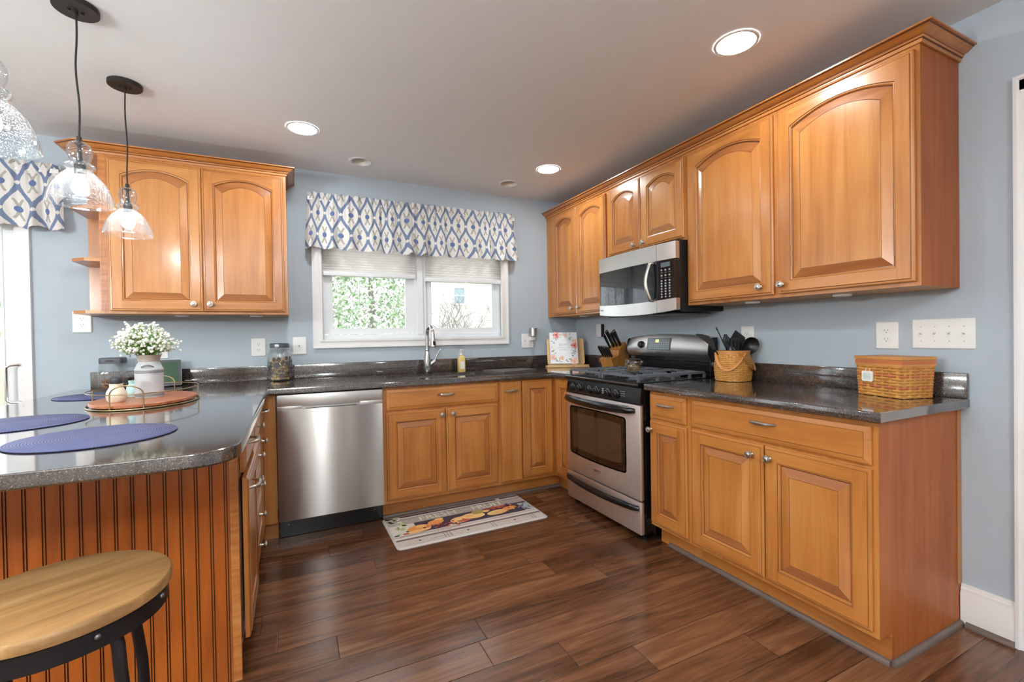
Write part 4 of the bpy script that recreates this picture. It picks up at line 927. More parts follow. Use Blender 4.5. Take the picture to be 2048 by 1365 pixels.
# scent warmer in the outlet right of the window
t = thing('scent_warmer', 'silver plug-in scent warmer in the outlet right of the window', 'air freshener', (-.492, -.05, 1.17), group=None)
mb = MB(M_nickel); mb.lathe([(.034, .022), (.034, .085), (.036, .087), (.036, .092)], (-.488, -.052, 1.17), 20, cap1=False); mb.use(M_puck); mb.lathe([(.029, .088), (.022, .092), (.001, .090)], (-.488, -.052, 1.17), 20); mb.build('warmer_cup', t)
mb = MB(M_plate); mb.box(-.512, -.466, -.050, -.0098, 1.150, 1.190, .008); mb.build('plug_base', t); mb = MB(M_chrome); mb.ball((-.522, -.052, 1.262), .008); mb.build('knob', t)
# small wall charger above the knife block
t = thing('wall_charger', 'slim grey device fixed to the wall above the knife block', 'charger', (-.012, -.400, 1.25)); mb = MB(plain('grey_device', lin(214, 214, 222), 0.4)); mb.box(-.030, -.0008, -.425, -.355, 1.175, 1.285, .004); mb.build('device_body', t)
mb = MB(M_blk2); mb.box(-.0295, -.0008, -.433, -.4255, 1.175, 1.285, .002); mb.build('dark_side', t)
# ------------------------------------------------------------------ corner: cookbook on stand
t = thing('cookbook_stand', 'light bamboo cookbook stand in the corner of the counter', 'stand', (-.258, -.236, CT), math.radians(-24))
TL = Matrix.Translation((0, .03, .022)) @ Matrix.Rotation(math.radians(-16), 4, 'X')
mb = MB(M_bam, rootM(t) @ TL); o = rrect(-.165, .165, .0, .235, .018, 4); mb.prism(o, 'y', 0, .012); mb.build('back_board', t, smooth=0)
mb = MB(M_bam, rootM(t)); mb.box(-.185, .185, -.075, .045, .0003, .013, .003); mb.box(-.18, .18, -.072, -.060, .012, .026, .003); mb.build('ledge', t)
mb = MB(M_bam, rootM(t)); mb.box(-.02, .02, .045, .115, .0003, .012, .002); mb.build('rear_foot', t)
M0 = rootM(t)
b = thing('cookbook', 'white floral recipe book leaning on the bamboo stand', 'book', (-.258, -.236, CT), math.radians(-24))
MBk = M0 @ Matrix.Translation((-.022, .0245, .0195)) @ Matrix.Rotation(math.radians(-16), 4, 'X')
M_cov = plain('white_book_cover', lin(238, 238, 240), 0.35); w2, hB = .122, .285
mb = MB(plain('book_pages', lin(226, 220, 206), 0.8), MBk); mb.box(-w2 + .004, w2 - .003, -.037, -.004, .006, hB - .004); mb.build('pages', b, smooth=0)
mb = MB(M_cov, MBk); mb.box(-w2, w2, -.040, -.037, .002, hB); mb.box(-w2, w2, -.004, -.001, .002, hB); mb.box(-w2, -w2 + .004, -.038, -.002, .002, hB); cv = mb.build('cover', b, smooth=0)
rn = random.Random(5); cols = [plain('print_%d' % k, lin(*c), 0.45) for k, c in enumerate(((226, 128, 120), (240, 178, 172), (244, 206, 190), (70, 78, 88), (120, 136, 136), (214, 190, 130), (150, 50, 52)))]
mb = MB(cols[0], MBk); yy = [-.0401]
def petal(cx, cz, rx, rz, m, rot=0):
    yy[0] -= .000012; mb.use(m); n = 12; mb.add([(cx + rx * math.cos(a) * math.cos(rot) - rz * math.sin(a) * math.sin(rot), yy[0], cz + rx * math.cos(a) * math.sin(rot) + rz * math.sin(a) * math.cos(rot)) for a in (2 * PI * k / n for k in range(n))], [list(range(n))])
for _ in range(95):
    a = rn.uniform(0, 2 * PI); q = rn.uniform(.80, 1.15); cx, cz = .105 * q * math.cos(a), .145 + .128 * q * math.sin(a)
    if abs(cx) < .108 and .012 < cz < hB - .012: petal(cx, cz, rn.uniform(.006, .012), .003, cols[rn.choice((3, 3, 4, 4, 5))], rn.uniform(0, PI))
for cx, cz, r, c in ((-.062, .262, .026, 0), (.094, .165, .026, 0), (-.100, .060, .024, 1), (.085, .024, .028, 1), (-.022, .052, .018, 5), (.02, .258, .014, 2), (.1, .205, .016, 1)):
    for k in range(6): petal(cx + r * .62 * math.cos(k * PI / 3), cz + r * .62 * math.sin(k * PI / 3), r * .6, r * .45, cols[c if k % 2 else (2 if c != 5 else 2)] if c != 0 else cols[0 if k % 2 else 1], k * PI / 3)
    petal(cx, cz, r * .3, r * .3, cols[6 if c == 0 else 5])
mb.build('floral_print', cv, smooth=0)
Mx = MBk @ Matrix(((1, 0, 0, 0), (0, 0, -1, -.0404), (0, 1, 0, .172), (0, 0, 0, 1)))
M_gold = plain('grey_gold_print', lin(196, 186, 178), 0.4)
text('RECIPES', .024, M_gold, cv, Mx); text('FROM THE KITCHEN', .011, M_gold, cv, Mx @ Matrix.Translation((0, -.026, 0))); text('Eat & Share', .015, M_gold, cv, Mx @ Matrix.Translation((0, -.046, 0)))
# dark cutting board
tag(MB(M_cut).prism([(-1.035, -.20), (-.985, -.495), (-.66, -.40), (-.675, -.20)], 'z', CT, CT + .011).build('cutting_board', None, smooth=0), 'thin dark grey cutting board lying right of the sink', 'cutting board')
# ------------------------------------------------------------------ knife block and knives
KA = math.radians(-75)      # local -y is the front of the block
t = thing('knife_block', 'slanted wooden knife block left of the range', 'knife block', (-.145, -.752, CT), KA); MK = rootM(t)
P = [(-.075, 0), (.075, 0), (.113, .100), (.125, .150), (.040, .216), (-.0, .158), (-.035, .142), (-.045, .150), (-.115, .098)]
P = [(-.075, .0003), (.085, .0003), (.120, .160), (.058, .218), (-.020, .158), (-.030, .118), (-.118, .094)]
mb = MB(M_blockw, MK); mb.prism(P, 'x', -.056, .056); mb.build('block', t, smooth=0)
def knife(label, x, y, z, L, tilt, w=.010, grp=None):
    M = MK @ Matrix.Translation((x, y, z)) @ Matrix.Rotation(tilt, 4, 'X')
    k = thing('kitchen_knife', label, 'knife', MK @ Vector((x, y, z)), KA, grp)
    mb = MB(M_blk2, M); prof = [(-.0, .55, .8), (.02, .75, .9), (.5, .85, 1.0), (.8, 1.0, 1.1), (1.0, .95, 1.2)]
    mb.loft([[(p[0], p[1], max(.0005, q * L)) for p in rrect(-w * a * .62, w * a * .62, -w * b_, w * b_, w * .3, 3)] for q, a, b_ in prof]); mb.build('handle', k)
    mb = MB(M_chrome, M); mb.loft([[(-.0009, -w * 1.12 * b_, q * L + .0004), (.0009, -w * 1.12 * b_, q * L + .0004), (.0009, w * 1.12 * b_, q * L + .0004), (-.0009, w * 1.12 * b_, q * L + .0004)] for q, a, b_ in prof]); mb.build('tang', k)
    mb = MB(M_chrome, M); mb.loft([[(p[0], p[1], zz) for p in rrect(-w * .62, w * .62, -w * 1.2, w * 1.2, w * .3, 3)] for zz in (L + .0002, L + .006)]); mb.build('end_cap', k)
ordn = ('first', 'second', 'third', 'fourth', 'fifth')
for k in range(5):
    knife('black handled steak knife, %s from the left in the lower row of the block' % ordn[k], -.041 + k * .0205, -.088 + .0, .1055, .098, math.radians(36), .0085, 'steak knives in the lower row of the knife block')
for k, (x, y, z, L, w) in enumerate(((-.040, -.004, .1735, .125, .010), (-.014, .008, .1825, .150, .0125), (.014, .012, .1855, .125, .011), (.040, .020, .1915, .140, .0135))):
    knife('large black handled knife, %s from the left in the top row of the block' % ordn[k], x, y, z, L, math.radians(37), w, 'large knives in the top row of the knife block')
# ------------------------------------------------------------------ glass canister on the grate
GX, GY, GZ = -.520, -1.400, .9548
t = thing('glass_canister', 'clear clamp lid canister of dried leaves standing on the range grate', 'jar', (GX, GY, GZ))
mb = MB(M_jarg); mb.lathe([(.046, .0003), (.049, .006), (.049, .058), (.047, .062), (.044, .062), (.045, .008), (.001, .006)], (GX, GY, GZ), 36, cap1=False); mb.build('jar_body', t)
mb = MB(M_jarg); mb.lathe([(.050, .0645), (.050, .074), (.043, .083), (.017, .087), (.005, .089), (.005, .092), (.011, .098), (.010, .106), (.001, .109)], (GX, GY, GZ), 32); mb.build('glass_lid', t)
mb = MB(M_chrome); mb.lathe([(.0502, .0620), (.0512, .0632), (.0502, .0645)], (GX, GY, GZ), 32, cap0=False, cap1=False)
for a in (-2.0, -.5, 1.4): mb.box(GX + .054 * math.cos(a) - .005, GX + .054 * math.cos(a) + .005, GY + .054 * math.sin(a) - .005, GY + .054 * math.sin(a) + .005, GZ + .056, GZ + .072, .0025)
mb.build('clamp_ring', t)
rn = random.Random(8); mb = MB(M_bay)
for k in range(150):
    mb.use((M_bay, M_bay, M_cinn, M_treat)[rn.randrange(4)]); a = rn.uniform(0, 2 * PI); r = .036 * rn.random() ** .4; z = GZ + .011 + .040 * rn.random() * (1 - .2 * r / .04)
    M = Matrix.Translation((GX + r * math.cos(a), GY + r * math.sin(a), z)) @ Matrix.Rotation(rn.uniform(0, 6.3), 4, 'Z') @ Matrix.Rotation(rn.uniform(-1.2, 1.2), 4, 'X'); mb.M = M; l = rn.uniform(.006, .011)
    mb.add([(-l, 0, 0), (0, -l * .42, .0015), (l, 0, 0), (0, l * .42, .0015), (0, 0, .003)], [(0, 1, 4), (1, 2, 4), (2, 3, 4), (3, 0, 4)])
tag(mb.build('dried_leaves', None, smooth=0), 'dried leaves and bark heaped in the clamp lid canister', 'dried leaves', kind='stuff')
# ------------------------------------------------------------------ woven baskets
def weave(mb, loop_at, n_str, z0, z1, stakes, amp=.0022, th=.0014, mats=None, red=()):
    """horizontal splints going over and under upright stakes; loop_at(t, z) -> (point, outward)"""
    hs = (z1 - z0) / n_str; m = stakes * 6
    for r_ in range(n_str):
        za, zb = z0 + r_ * hs + hs * .06, z0 + (r_ + 1) * hs - hs * .06; zm = (za + zb) / 2; mb.use(M_stripr if r_ in red else M_strip); L = []
        for k in range(m):
            p, o = loop_at(k / m, zm); off = amp * math.sin(PI * stakes * k / m * 1.0 + PI * r_) + amp
            L.append([(p[0] + o[0] * (off + d_), p[1] + o[1] * (off + d_), z) for d_, z in ((0, za), (th, za + hs * .12), (th, zb - hs * .12), (0, zb))])
        L.append(L[0]); mb.loft(L, True, False, False)
    mb.use(M_strip)
    for s_ in range(stakes):
        q = (s_ + .5) / stakes; L = []
        for z in (z0, (z0 + z1) / 2, z1):
            p, o = loop_at(q, z); tx = (-o[1], o[0]); L.append([(p[0] + o[0] * d_ + tx[0] * e, p[1] + o[1] * d_ + tx[1] * e, z) for d_, e in ((.0, -.007), (amp * 1.1, -.006), (amp * 1.1, .006), (.0, .007))])
        mb.loft(L)
BX, BY_ = -.128, -1.800
t = thing('utensil_basket', 'round woven splint basket with swing handles holding black utensils', 'basket', (BX, BY_, CT)); BH = .172
def bl(q, z):
    s_ = (z - CT) / BH; r = .080 + .012 * math.sin(min(1, s_ * 1.25) * PI * .62) - .010 * max(0, s_ - .55) / .45; sq = .86 + .14 * 1
    a = 2 * PI * q; n4 = (abs(math.cos(a)) ** 3.2 + abs(math.sin(a)) ** 3.2) ** (-1 / 3.2); n4 = n4 * (1 - s_) + 1 * s_
    return (BX + r * n4 * math.cos(a), BY_ + r * n4 * math.sin(a)), (math.cos(a), math.sin(a))
mb = MB(M_gap); mb.loft([[(*bl(k / 40, CT + .0003 + BH * u)[0], CT + .0003 + BH * u * .98) for k in range(40)] for u in (0, .25, .5, .75, .97)], True, True, False); weave(mb, bl, 15, CT + .002, CT + BH - .012, 30, .0018); mb.build('woven_body', t, smooth=50)
mb = MB(M_brim); L = []
for k in range(41):
    p, o = bl(k / 40, CT + BH - .006); L.append([(p[0] + o[0] * a, p[1] + o[1] * a, z) for a, z in ((.0, CT + BH - .014), (.007, CT + BH - .014), (.008, CT + BH + .004), (.0, CT + BH + .004))])
mb.loft(L, True, False, False); mb.build('rim_band', t, smooth=40)
for a0, lab in ((-2.75, 1), (-1.15, 2)):
    d_ = Vector((math.cos(a0), math.sin(a0), 0)); tn = Vector((-d_.y, d_.x, 0)); pts = []
    for k in range(17): s_ = 2 * k / 16 - 1; q = 1 - s_ * s_; pts.append(Vector((BX, BY_, CT + BH - .008)) + d_ * (.050 + .062 * q ** .6) + tn * .078 * s_ * (1 if abs(s_) < .8 else 1) + Vector((0, 0, -.095 * q ** .8)))
    mb = MB(M_brim); mb.tube(pts, .0085, 8, flat=.35); mb.build('swing_handle', t, smooth=60)
def utensil(name, label, cat, base, tip, build):
    b0, t0 = Vector(base), Vector(tip); z = (t0 - b0).normalized(); x = Vector((.9, -.436, 0)); x = (x - z * x.dot(z)).normalized(); y = z.cross(x)
    M = Matrix(((x.x, y.x, z.x, b0.x), (x.y, y.y, z.y, b0.y), (x.z, y.z, z.z, b0.z), (0, 0, 0, 1)))
    t = thing(name, label, cat, b0, 0, 'black cooking utensils in the basket'); L = (t0 - b0).length
    mb = MB(M_util, M); mb.tube([(0, 0, 0), (0, 0, L * .5), (0, 0, L)], [.006, .0055, .004], 8, flat=.7); mb.build('handle', t); mb = MB(M_util, M @ Matrix.Translation((0, 0, L))); build(mb); mb.build('head', t, smooth=40)
def bowl(mb, rx, rz, dep, hole=False, c=(0, 0, 0)):
    L = []
    for q in (1.0, .95, .8, .55, .25, .02): L.append([(c[0] + rx * q * math.cos(a), c[1] + dep * (1 - q * q), c[2] + rz * .9 + rz * q * math.sin(a)) for a in (2 * PI * k / 22 for k in range(22))])
    L2 = [[(p[0] * .96, p[1] - .0025, p[2]) for p in l] for l in L[::-1]]; mb.loft(L + L2, True, False, False); mb.loft([L[0], L2[-1]], True, False, False)
def turner(mb, w0, w1, h, slots=0, bend=.012):
    n = 6
    for k in range(max(1, 2 * slots + 1)):
        nn = max(1, 2 * slots + 1)
        if slots and k % 2: segs = ((0, .18), (.82, 1))
        else: segs = ((0, 1),)
        for a, b_ in segs:
            L = []
            for i in range(n + 1):
                q = a + (b_ - a) * i / n; w = w0 + (w1 - w0) * q; xa, xb = -w + 2 * w * k / nn, -w + 2 * w * (k + 1) / nn; y = bend * math.sin(q * 1.6); L.append([(xa, y - .001, h * q), (xb, y - .001, h * q), (xb, y + .001, h * q), (xa, y + .001, h * q)])
            mb.loft(L)
U0 = (BX, BY_, CT + .02); U = lambda dx, dy, dz: (BX + dx, BY_ + dy, CT + dz)
def U2(ix, up, fw=0.0, base=(0, 0)):   # sideways as seen from the room, height above counter
    return (BX + ix * .9 + fw * .436, BY_ - ix * .436 + fw * .9, CT + up)
utensil('cooking_spoon', 'long curved black blade leaning left out of the basket toward the range', 'utensil', U2(-.02, .03), U2(-.105, .185), lambda mb: mb.loft([[(-.006 - q * .0 + bx - w, -.002, h_), (bx + w, -.002, h_), (bx + w, .002, h_), (bx - w, .002, h_)] for q, h_, bx, w in ((0, 0, 0, .005), (.3, .045, .002, .016), (.6, .085, -.012, .018), (.85, .112, -.032, .010), (1, .128, -.050, .002))]))
utensil('spatula', 'thin black handle sticking up at the back left of the basket', 'utensil', U2(.045, .04, .03), U2(-.075, .295, .03), lambda mb: mb.tube([(0, 0, 0), (0, 0, .018)], [.005, .003], 8))
utensil('serving_fork', 'black pasta fork standing upright behind the basket rim', 'utensil', U2(-.015, .03, -.02), U2(-.036, .185, -.02), lambda mb: [mb.tube([(0, 0, 0), (s_ * .012, 0, .02), (s_ * .017, .006, .055), (s_ * .006, .012, .085)], [.006, .006, .0045, .002], 6) for s_ in (-1, -.33, .33, 1)])
utensil('slotted_turner', 'black slotted turner standing in the middle of the basket', 'utensil', U2(.0, .03, -.035), U2(.006, .165, -.04), lambda mb: turner(mb, .030, .041, .082, 3))
utensil('wide_turner', 'wide solid black turner tilted at the back of the basket', 'utensil', U2(.0, .04, .03), U2(.028, .190, .045), lambda mb: (setattr(mb, 'M', mb.M @ Matrix.Rotation(.5, 4, 'Y')), turner(mb, .042, .050, .095, 0)))
utensil('ladle', 'black ladle with its bowl facing the room', 'utensil', U2(-.02, .03, -.02), U2(.055, .165, -.045), lambda mb: bowl(mb, .049, .049, .032))
utensil('large_spoon', 'black oval spoon leaning right out of the basket', 'utensil', U2(-.03, .03, .02), U2(.085, .175, .03), lambda mb: (setattr(mb, 'M', mb.M @ Matrix.Rotation(.25, 4, 'Y')), bowl(mb, .036, .052, .014)))
utensil('short_turner', 'short black turner lying low against the basket rim', 'utensil', U2(-.03, .03, -.03), U2(.03, .145, -.05), lambda mb: (setattr(mb, 'M', mb.M @ Matrix.Rotation(.9, 4, 'Y')), turner(mb, .022, .028, .05, 0)))
# woven box with lid
P0 = Vector((-.226, -2.650)); ex = Vector((.30, .954)).normalized(); ey = Vector((ex.y, -ex.x)); S1, S2, BXH = .186, .136, .150
cB = P0 + ex * S1 / 2 + ey * S2 / 2
t = thing('woven_box', 'square woven splint box with wooden lid and small white tag', 'basket', (cB.x, cB.y, CT))
def rect_loop(q, z):
    s_ = (z - CT) / BXH; fl = .002 + .006 * s_; per = [(-S1 / 2 - fl, -S2 / 2 - fl), (S1 / 2 + fl, -S2 / 2 - fl), (S1 / 2 + fl, S2 / 2 + fl), (-S1 / 2 - fl, S2 / 2 + fl)]; k = int(q * 4) % 4; f = q * 4 - int(q * 4); a, b_ = per[k], per[(k + 1) % 4]; u, v = a[0] + (b_[0] - a[0]) * f, a[1] + (b_[1] - a[1]) * f; nu, nv = ((0, -1), (1, 0), (0, 1), (-1, 0))[k]
    return (cB.x + ex.x * u + ey.x * v, cB.y + ex.y * u + ey.y * v), (ex.x * nu + ey.x * nv, ex.y * nu + ey.y * nv)
mb = MB(M_gap); mb.loft([[(*rect_loop(k / 40, CT + BXH * u)[0], CT + .0003 + BXH * u * .97) for k in range(40)] for u in (0, 1)], True, True, True); weave(mb, rect_loop, 11, CT + .001, CT + BXH - .018, 24, .0018, red=(3, 7)); mb.build('woven_body', t, smooth=50)
def band(mat, z0, z1, o0, name):
    mb = MB(mat); L = []
    for k in range(5):
        c4 = [rect_loop(j / 4 + 1e-6, CT + BXH)[0] for j in range(4)]
    lo = [Vector(c) for c in c4]; cc = sum(lo, Vector((0, 0))) / 4; out = [cc + (c - cc) * (1 + o0 / .11) for c in lo]
    mb.loft([[(p.x, p.y, z0) for p in out], [(p.x, p.y, z1) for p in out]]); return mb.build(name, t, smooth=0)
band(M_brim, CT + BXH - .020, CT + BXH - .012, .005, 'lower_rim'); band(M_stripr, CT + BXH - .012, CT + BXH + .002, .004, 'red_band')
band(M_brim, CT + BXH + .002, CT + BXH + .005, .003, 'rim_gap'); band(M_brim, CT + BXH + .006, CT + BXH + .018, .007, 'wooden_lid')
pt = P0 + ex * .136 - ey * .0135; Mt = Matrix(((-ex.x, 0, -ey.x, pt.x), (-ex.y, 0, -ey.y, pt.y), (0, 1, 0, CT + .082), (0, 0, 0, 1)))
mb = MB(plain('white_ceramic_tag', lin(238, 236, 230), 0.25), Mt); mb.prism(rrect(-.025, .025, -.022, .022, .006, 3), 'z', -.002, .0025); mb.use(plain('grey_tag_centre', lin(206, 214, 206), 0.3)); mb.prism(rrect(-.016, .016, -.012, .012, .002, 3), 'z', .0025, .0027); mb.use(cols[0])
for a in range(14): mb.disc((.020 * math.cos(a * .449) * (1 if abs(math.cos(a * .449)) > .3 else 1), .0175 * math.sin(a * .449), .0027), .0014, .0014, 6)
mb.use(M_white); mb.tube([(-.012, .02, 0), (-.004, .034, .001)], .0012, 6); mb.tube([(.012, .02, 0), (.010, .034, .001)], .0012, 6); mb.build('hanging_tag', t, smooth=0)
# ------------------------------------------------------------------ paw print treat jar
JX, JY = -2.500, -.112
t = thing('treat_jar', 'tall clear glass jar with charcoal paw prints and grey lid', 'jar', (JX, JY, CT))
mb = MB(M_jarg); mb.lathe([(.070, .0003), (.077, .008), (.077, .185), (.070, .207), (.058, .217), (.058, .226)], (JX, JY, CT), 44, cap1=False); mb.lathe([(.073, .009), (.073, .183), (.056, .213)], (JX, JY, CT), 44, cap0=False, cap1=False); jb = mb.build('glass_body', t)
mb = MB(M_glid); mb.lathe([(.060, .226), (.061, .228), (.061, .250), (.056, .256), (.001, .258)], (JX, JY, CT), 36); mb.use(M_chrome).box(JX - .027, JX + .0, JY - .066, JY - .056, CT + .222, CT + .250, .003); mb.build('lid', t)
def decal(a, z, rx, rz):
    L = []
    n = 16; vs = []
    for q in (0, 1):
        for k in range(n): th = 2 * PI * k / n; aa = a + q * rx / .0774 * math.cos(th); vs.append((JX + .0776 * math.cos(aa), JY + .0776 * math.sin(aa), CT + z + q * rz * math.sin(th)))
    mb.add(vs, [(k, (k + 1) % n, n + (k + 1) % n, n + k) for k in range(n)])
ac = math.atan2(CAM.y - JY, CAM.x - JX)
def paw(a, z, s_):
    global mb
    mb = MB(M_paw); decal(a, z, .020 * s_, .018 * s_)
    for da, dz, r in ((-.42, .012, .009), (-.17, .034, .011), (.17, .034, .011), (.42, .012, .009)): decal(a + da * s_, z + dz * s_, r * s_, 1.25 * r * s_)
    mb.build('paw_print', jb, smooth=0)
paw(ac - .28, .108, 1.15); paw(ac + .72, .118, 1.05); paw(ac + .1, .040, .85); paw(ac + .95, .038, 1.0); paw(ac - .98, .052, .9); paw(ac + 2.0, .1, 1); paw(ac - 2.2, .09, 1)
# bone biscuits inside: each its own thing
mb = MB(M_bone); mb.tube([(-.030, 0, 0), (-.012, 0, 0), (.012, 0, 0), (.030, 0, 0)], [.0085, .0065, .0065, .0085], 8)
for s_ in (-1, 1):
    for q in (-1, 1): mb.ball((s_ * .033, q * .0075, 0), .0095, 8, 6)
rn = random.Random(21); bone0 = mb.build('dog_biscuit', None); k = 0
lay = ('at the bottom of', 'low in', 'in the middle of', 'high in', 'on top of the heap in')
for lv in range(8):
    a0 = rn.uniform(0, PI)
    for q in range(3):
        o = bone0 if k == 0 else dup(bone0); k += 1; off = (q - 1) * .034; z = CT + .016 + lv * .0185 + rn.uniform(-.002, .002)
        o.matrix_world = Matrix.Translation((JX - off * math.sin(a0), JY + off * math.cos(a0), z)) @ Matrix.Rotation(a0 + rn.uniform(-.15, .15), 4, 'Z') @ Matrix.Rotation(rn.uniform(-.12, .12), 4, 'Y') @ Matrix.Rotation(rn.uniform(0, .6), 4, 'X')
        tag(o, 'tan bone shaped biscuit heaped in the paw print jar', 'dog biscuit', 'dog biscuits in the paw print jar')
# ------------------------------------------------------------------ dark lid snack jar, tablet
DJX, DJY = -3.393, -.105
t = thing('ribbed_jar', 'square ribbed glass jar with dark lid at the end of the backsplash', 'jar', (DJX, DJY, CT))
mb = MB(M_jarg); sq = lambda w, z: [(DJX + p[0], DJY + p[1], CT + z) for p in rrect(-w, w, -w, w, .018, 5)]
mb.loft([sq(.054, .0003), sq(.057, .008), sq(.057, .146), sq(.052, .154)], True, True, False)
for j in range(9):
    for s_ in (-1, 1): x = -.042 + j * .0105; mb.tube([(DJX + x, DJY - .057, CT + .02), (DJX + x, DJY - .057, CT + .142)], .0026, 6); mb.tube([(DJX + .057 * s_, DJY + x, CT + .02), (DJX + .057 * s_, DJY + x, CT + .142)], .0026, 6)
mb.build('jar_body', t); mb = MB(M_glid); mb.loft([sq(.055, .155), sq(.056, .159), sq(.056, .184), sq(.051, .190)]); mb.use(M_blk2).prism([(DJX + .024 * math.cos(a), CT + .171 + .006 * math.sin(a)) for a in (2 * PI * k / 14 for k in range(14))], 'y', DJY - .0572, DJY - .055); mb.build('lid', t)
rn = random.Random(31); mb = MB(M_treat)
for q in range(90): mb.ball((DJX + rn.uniform(-.042, .042), DJY + rn.uniform(-.042, .042), CT + .014 + .045 * rn.random()), rn.uniform(.006, .010), 7, 5, 1, 1, rn.uniform(.5, 1))
tag(mb.build('loose_treats', None), 'brown snack pieces filling the bottom of the ribbed jar', 'snacks', kind='stuff')
t = thing('digital_frame', 'black framed tablet with green picture leaning behind the milk can', 'tablet', (-3.170, -.100, CT), math.radians(10)); Mt = rootM(t) @ Matrix.Translation((0, -.045, .0085)) @ Matrix.Rotation(math.radians(-18), 4, 'X')
mb = MB(M_bezs, Mt); mb.prism(rrect(-.112, .112, 0, .165, .008, 4), 'y', .001, .022); mb.use(M_bez); mb.prism(rrect(-.110, .110, .002, .163, .008, 4), 'y', -.002, .001); fr = mb.build('frame', t, smooth=0)
mb = MB(M_scrn, Mt); mb.box(-.094, .094, -.0026, -.002, .020, .147); mb.build('screen', t, smooth=0); mb = MB(M_bez, rootM(t)); mb.box(-.05, .05, -.055, .045, .0003, .008, .002); mb.build('base_stand', t)
# ------------------------------------------------------------------ tray with milk can, salt jar, diffuser
TX, TY, TA, TB = -3.035, -.970, .198, .290
t = thing('oval_tray', 'oval wooden tray with brass wire gallery on the peninsula', 'tray', (TX, TY, CT))
mb = MB(M_acacia); mb.lathe([(.96, .008), (1.0, .010), (1.0, .020), (.99, .022)], (TX, TY, CT), 64, TA - .008, TB - .008); mb.build('wooden_base', t)
E_ = lambda a, z, k=1.0: (TX + TA * k * math.cos(a), TY + TB * k * math.sin(a), CT + z)
mb = MB(M_brass); mb.tube([E_(2 * PI * j / 72, .0038) for j in range(72)], .0035, 8, True); mb.tube([E_(2 * PI * j / 72, .066) for j in range(72)], .0025, 8, True)
for a in (0.06, PI - .06, -PI / 2 - .28, -PI / 2 + .28, PI / 2 - .28, PI / 2 + .28): mb.tube([E_(a, .004), E_(a, .066)], .0025, 6)
for c in (-PI / 2, PI / 2): mb.tube([E_(c - .28 * math.cos(PI * j / 16), .066 + .036 * math.sin(PI * j / 16)) for j in range(17)], .0028, 8)
mb.build('wire_gallery', t, smooth=60)
TZ = CT + .0222
MX, MY = -3.027, -.950
t = thing('milk_can_vase', 'whitewashed tin milk can vase holding the white flowers', 'vase', (MX, MY, TZ))
mb = MB(M_galv); mb.lathe([(.0530, .0003), (.0540, .004), (.0540, .018), (.0548, .019), (.0548, .022), (.0540, .023), (.0540, .106), (.0548, .107), (.0548, .110), (.0540, .111), (.0540, .126), (.0552, .1275), (.0552, .130), (.0540, .131), (.0405, .164), (.0400, .167)], (MX, MY, TZ), 44, cap1=False)
mb.use(M_galvd); mb.lathe([(.0546, .006), (.0546, .017)], (MX, MY, TZ), 44, cap0=False, cap1=False); mb.lathe([(.0546, .112), (.0546, .125)], (MX, MY, TZ), 44, cap0=False, cap1=False); mb.build('can_body', t, smooth=30)
mb = MB(M_galvn); mb.lathe([(.0400, .167), (.0415, .169), (.0410, .174), (.0440, .184), (.0480, .195), (.0490, .197), (.0465, .196), (.040, .180), (.038, .15)], (MX, MY, TZ), 40, cap0=False); mb.build('flared_neck', t, smooth=30)
mb = MB(M_galvd); a_ = math.atan2(CAM.y - MY, CAM.x - MX) - .12; d_ = Vector((math.cos(a_), math.sin(a_), 0)); tn = Vector((-d_.y, d_.x, 0)); mb.tube([Vector((MX, MY, TZ + .142)) + d_ * (.049 + .012 * math.sin(PI * k / 10)) + tn * .022 * (k / 5 - 1) + Vector((0, 0, .009 * math.sin(PI * k / 10))) for k in range(11)], .0032, 6); mb.build('ear_handle', t)
# bouquet
t = thing('flower_bouquet', "bushy bouquet of tiny white flowers in the milk can", 'flowers', (MX, MY, TZ + .165)); rn = random.Random(13)
stem, blo, lf = MB(M_leaf), MB(M_petal), MB(M_leaf)
for k in range(150):
    th = rn.uniform(0, 2 * PI); el = rn.uniform(-.05, 1) ** 1; sp = math.acos(max(-.05, min(1, 1 - rn.random() * .97))); base = Vector((MX + rn.uniform(-.022, .022), MY + rn.uniform(-.022, .022), TZ + .182))
    dr = Vector((math.sin(sp) * math.cos(th), math.sin(sp) * math.sin(th), math.cos(sp) * .98 + .10)); q = rn.uniform(.60, 1.04) if rn.random() < .85 else rn.uniform(.4, .7)
    tip = Vector((MX - .016, MY, TZ + .205)) + Vector((dr.x * .128 * q, dr.y * .128 * q, max(.012, dr.z * .128 * q))); mid_ = base.lerp(tip, .55) + Vector((0, 0, .02))
    stem.tube([base, mid_, tip], [.0016, .0013, .0009], 4)
    for j in range(5):
        c = tip + Vector((rn.gauss(0, .011), rn.gauss(0, .011), rn.gauss(.002, .008))); stem.tube([mid_.lerp(tip, .7), c], .0007, 3); blo.ball(c, rn.uniform(.0042, .0068), 6, 4)
    for j in range(4):
        c = base.lerp(tip, rn.uniform(.4, .9)) + Vector((rn.gauss(0, .008), rn.gauss(0, .008), rn.gauss(0, .006))); a = Vector((rn.uniform(-1, 1), rn.uniform(-1, 1), rn.uniform(0, 1))).normalized(); b_ = a.orthogonal().normalized(); l = rn.uniform(.008, .016); lf.add([c, c + a * l + b_ * l * .16, c + a * l * 2, c + a * l - b_ * l * .16], [(0, 1, 2, 3)])
tag(stem.build('stems', t), kind='stuff'); tag(blo.build('blossoms', t), kind='stuff'); tag(lf.build('leaves', t, smooth=0), kind='stuff')
t = thing('cream_jar', 'round cream glass jar with black lid at the front of the tray', 'jar', (-3.108, -1.100, TZ)); c_ = (-3.108, -1.100, TZ)
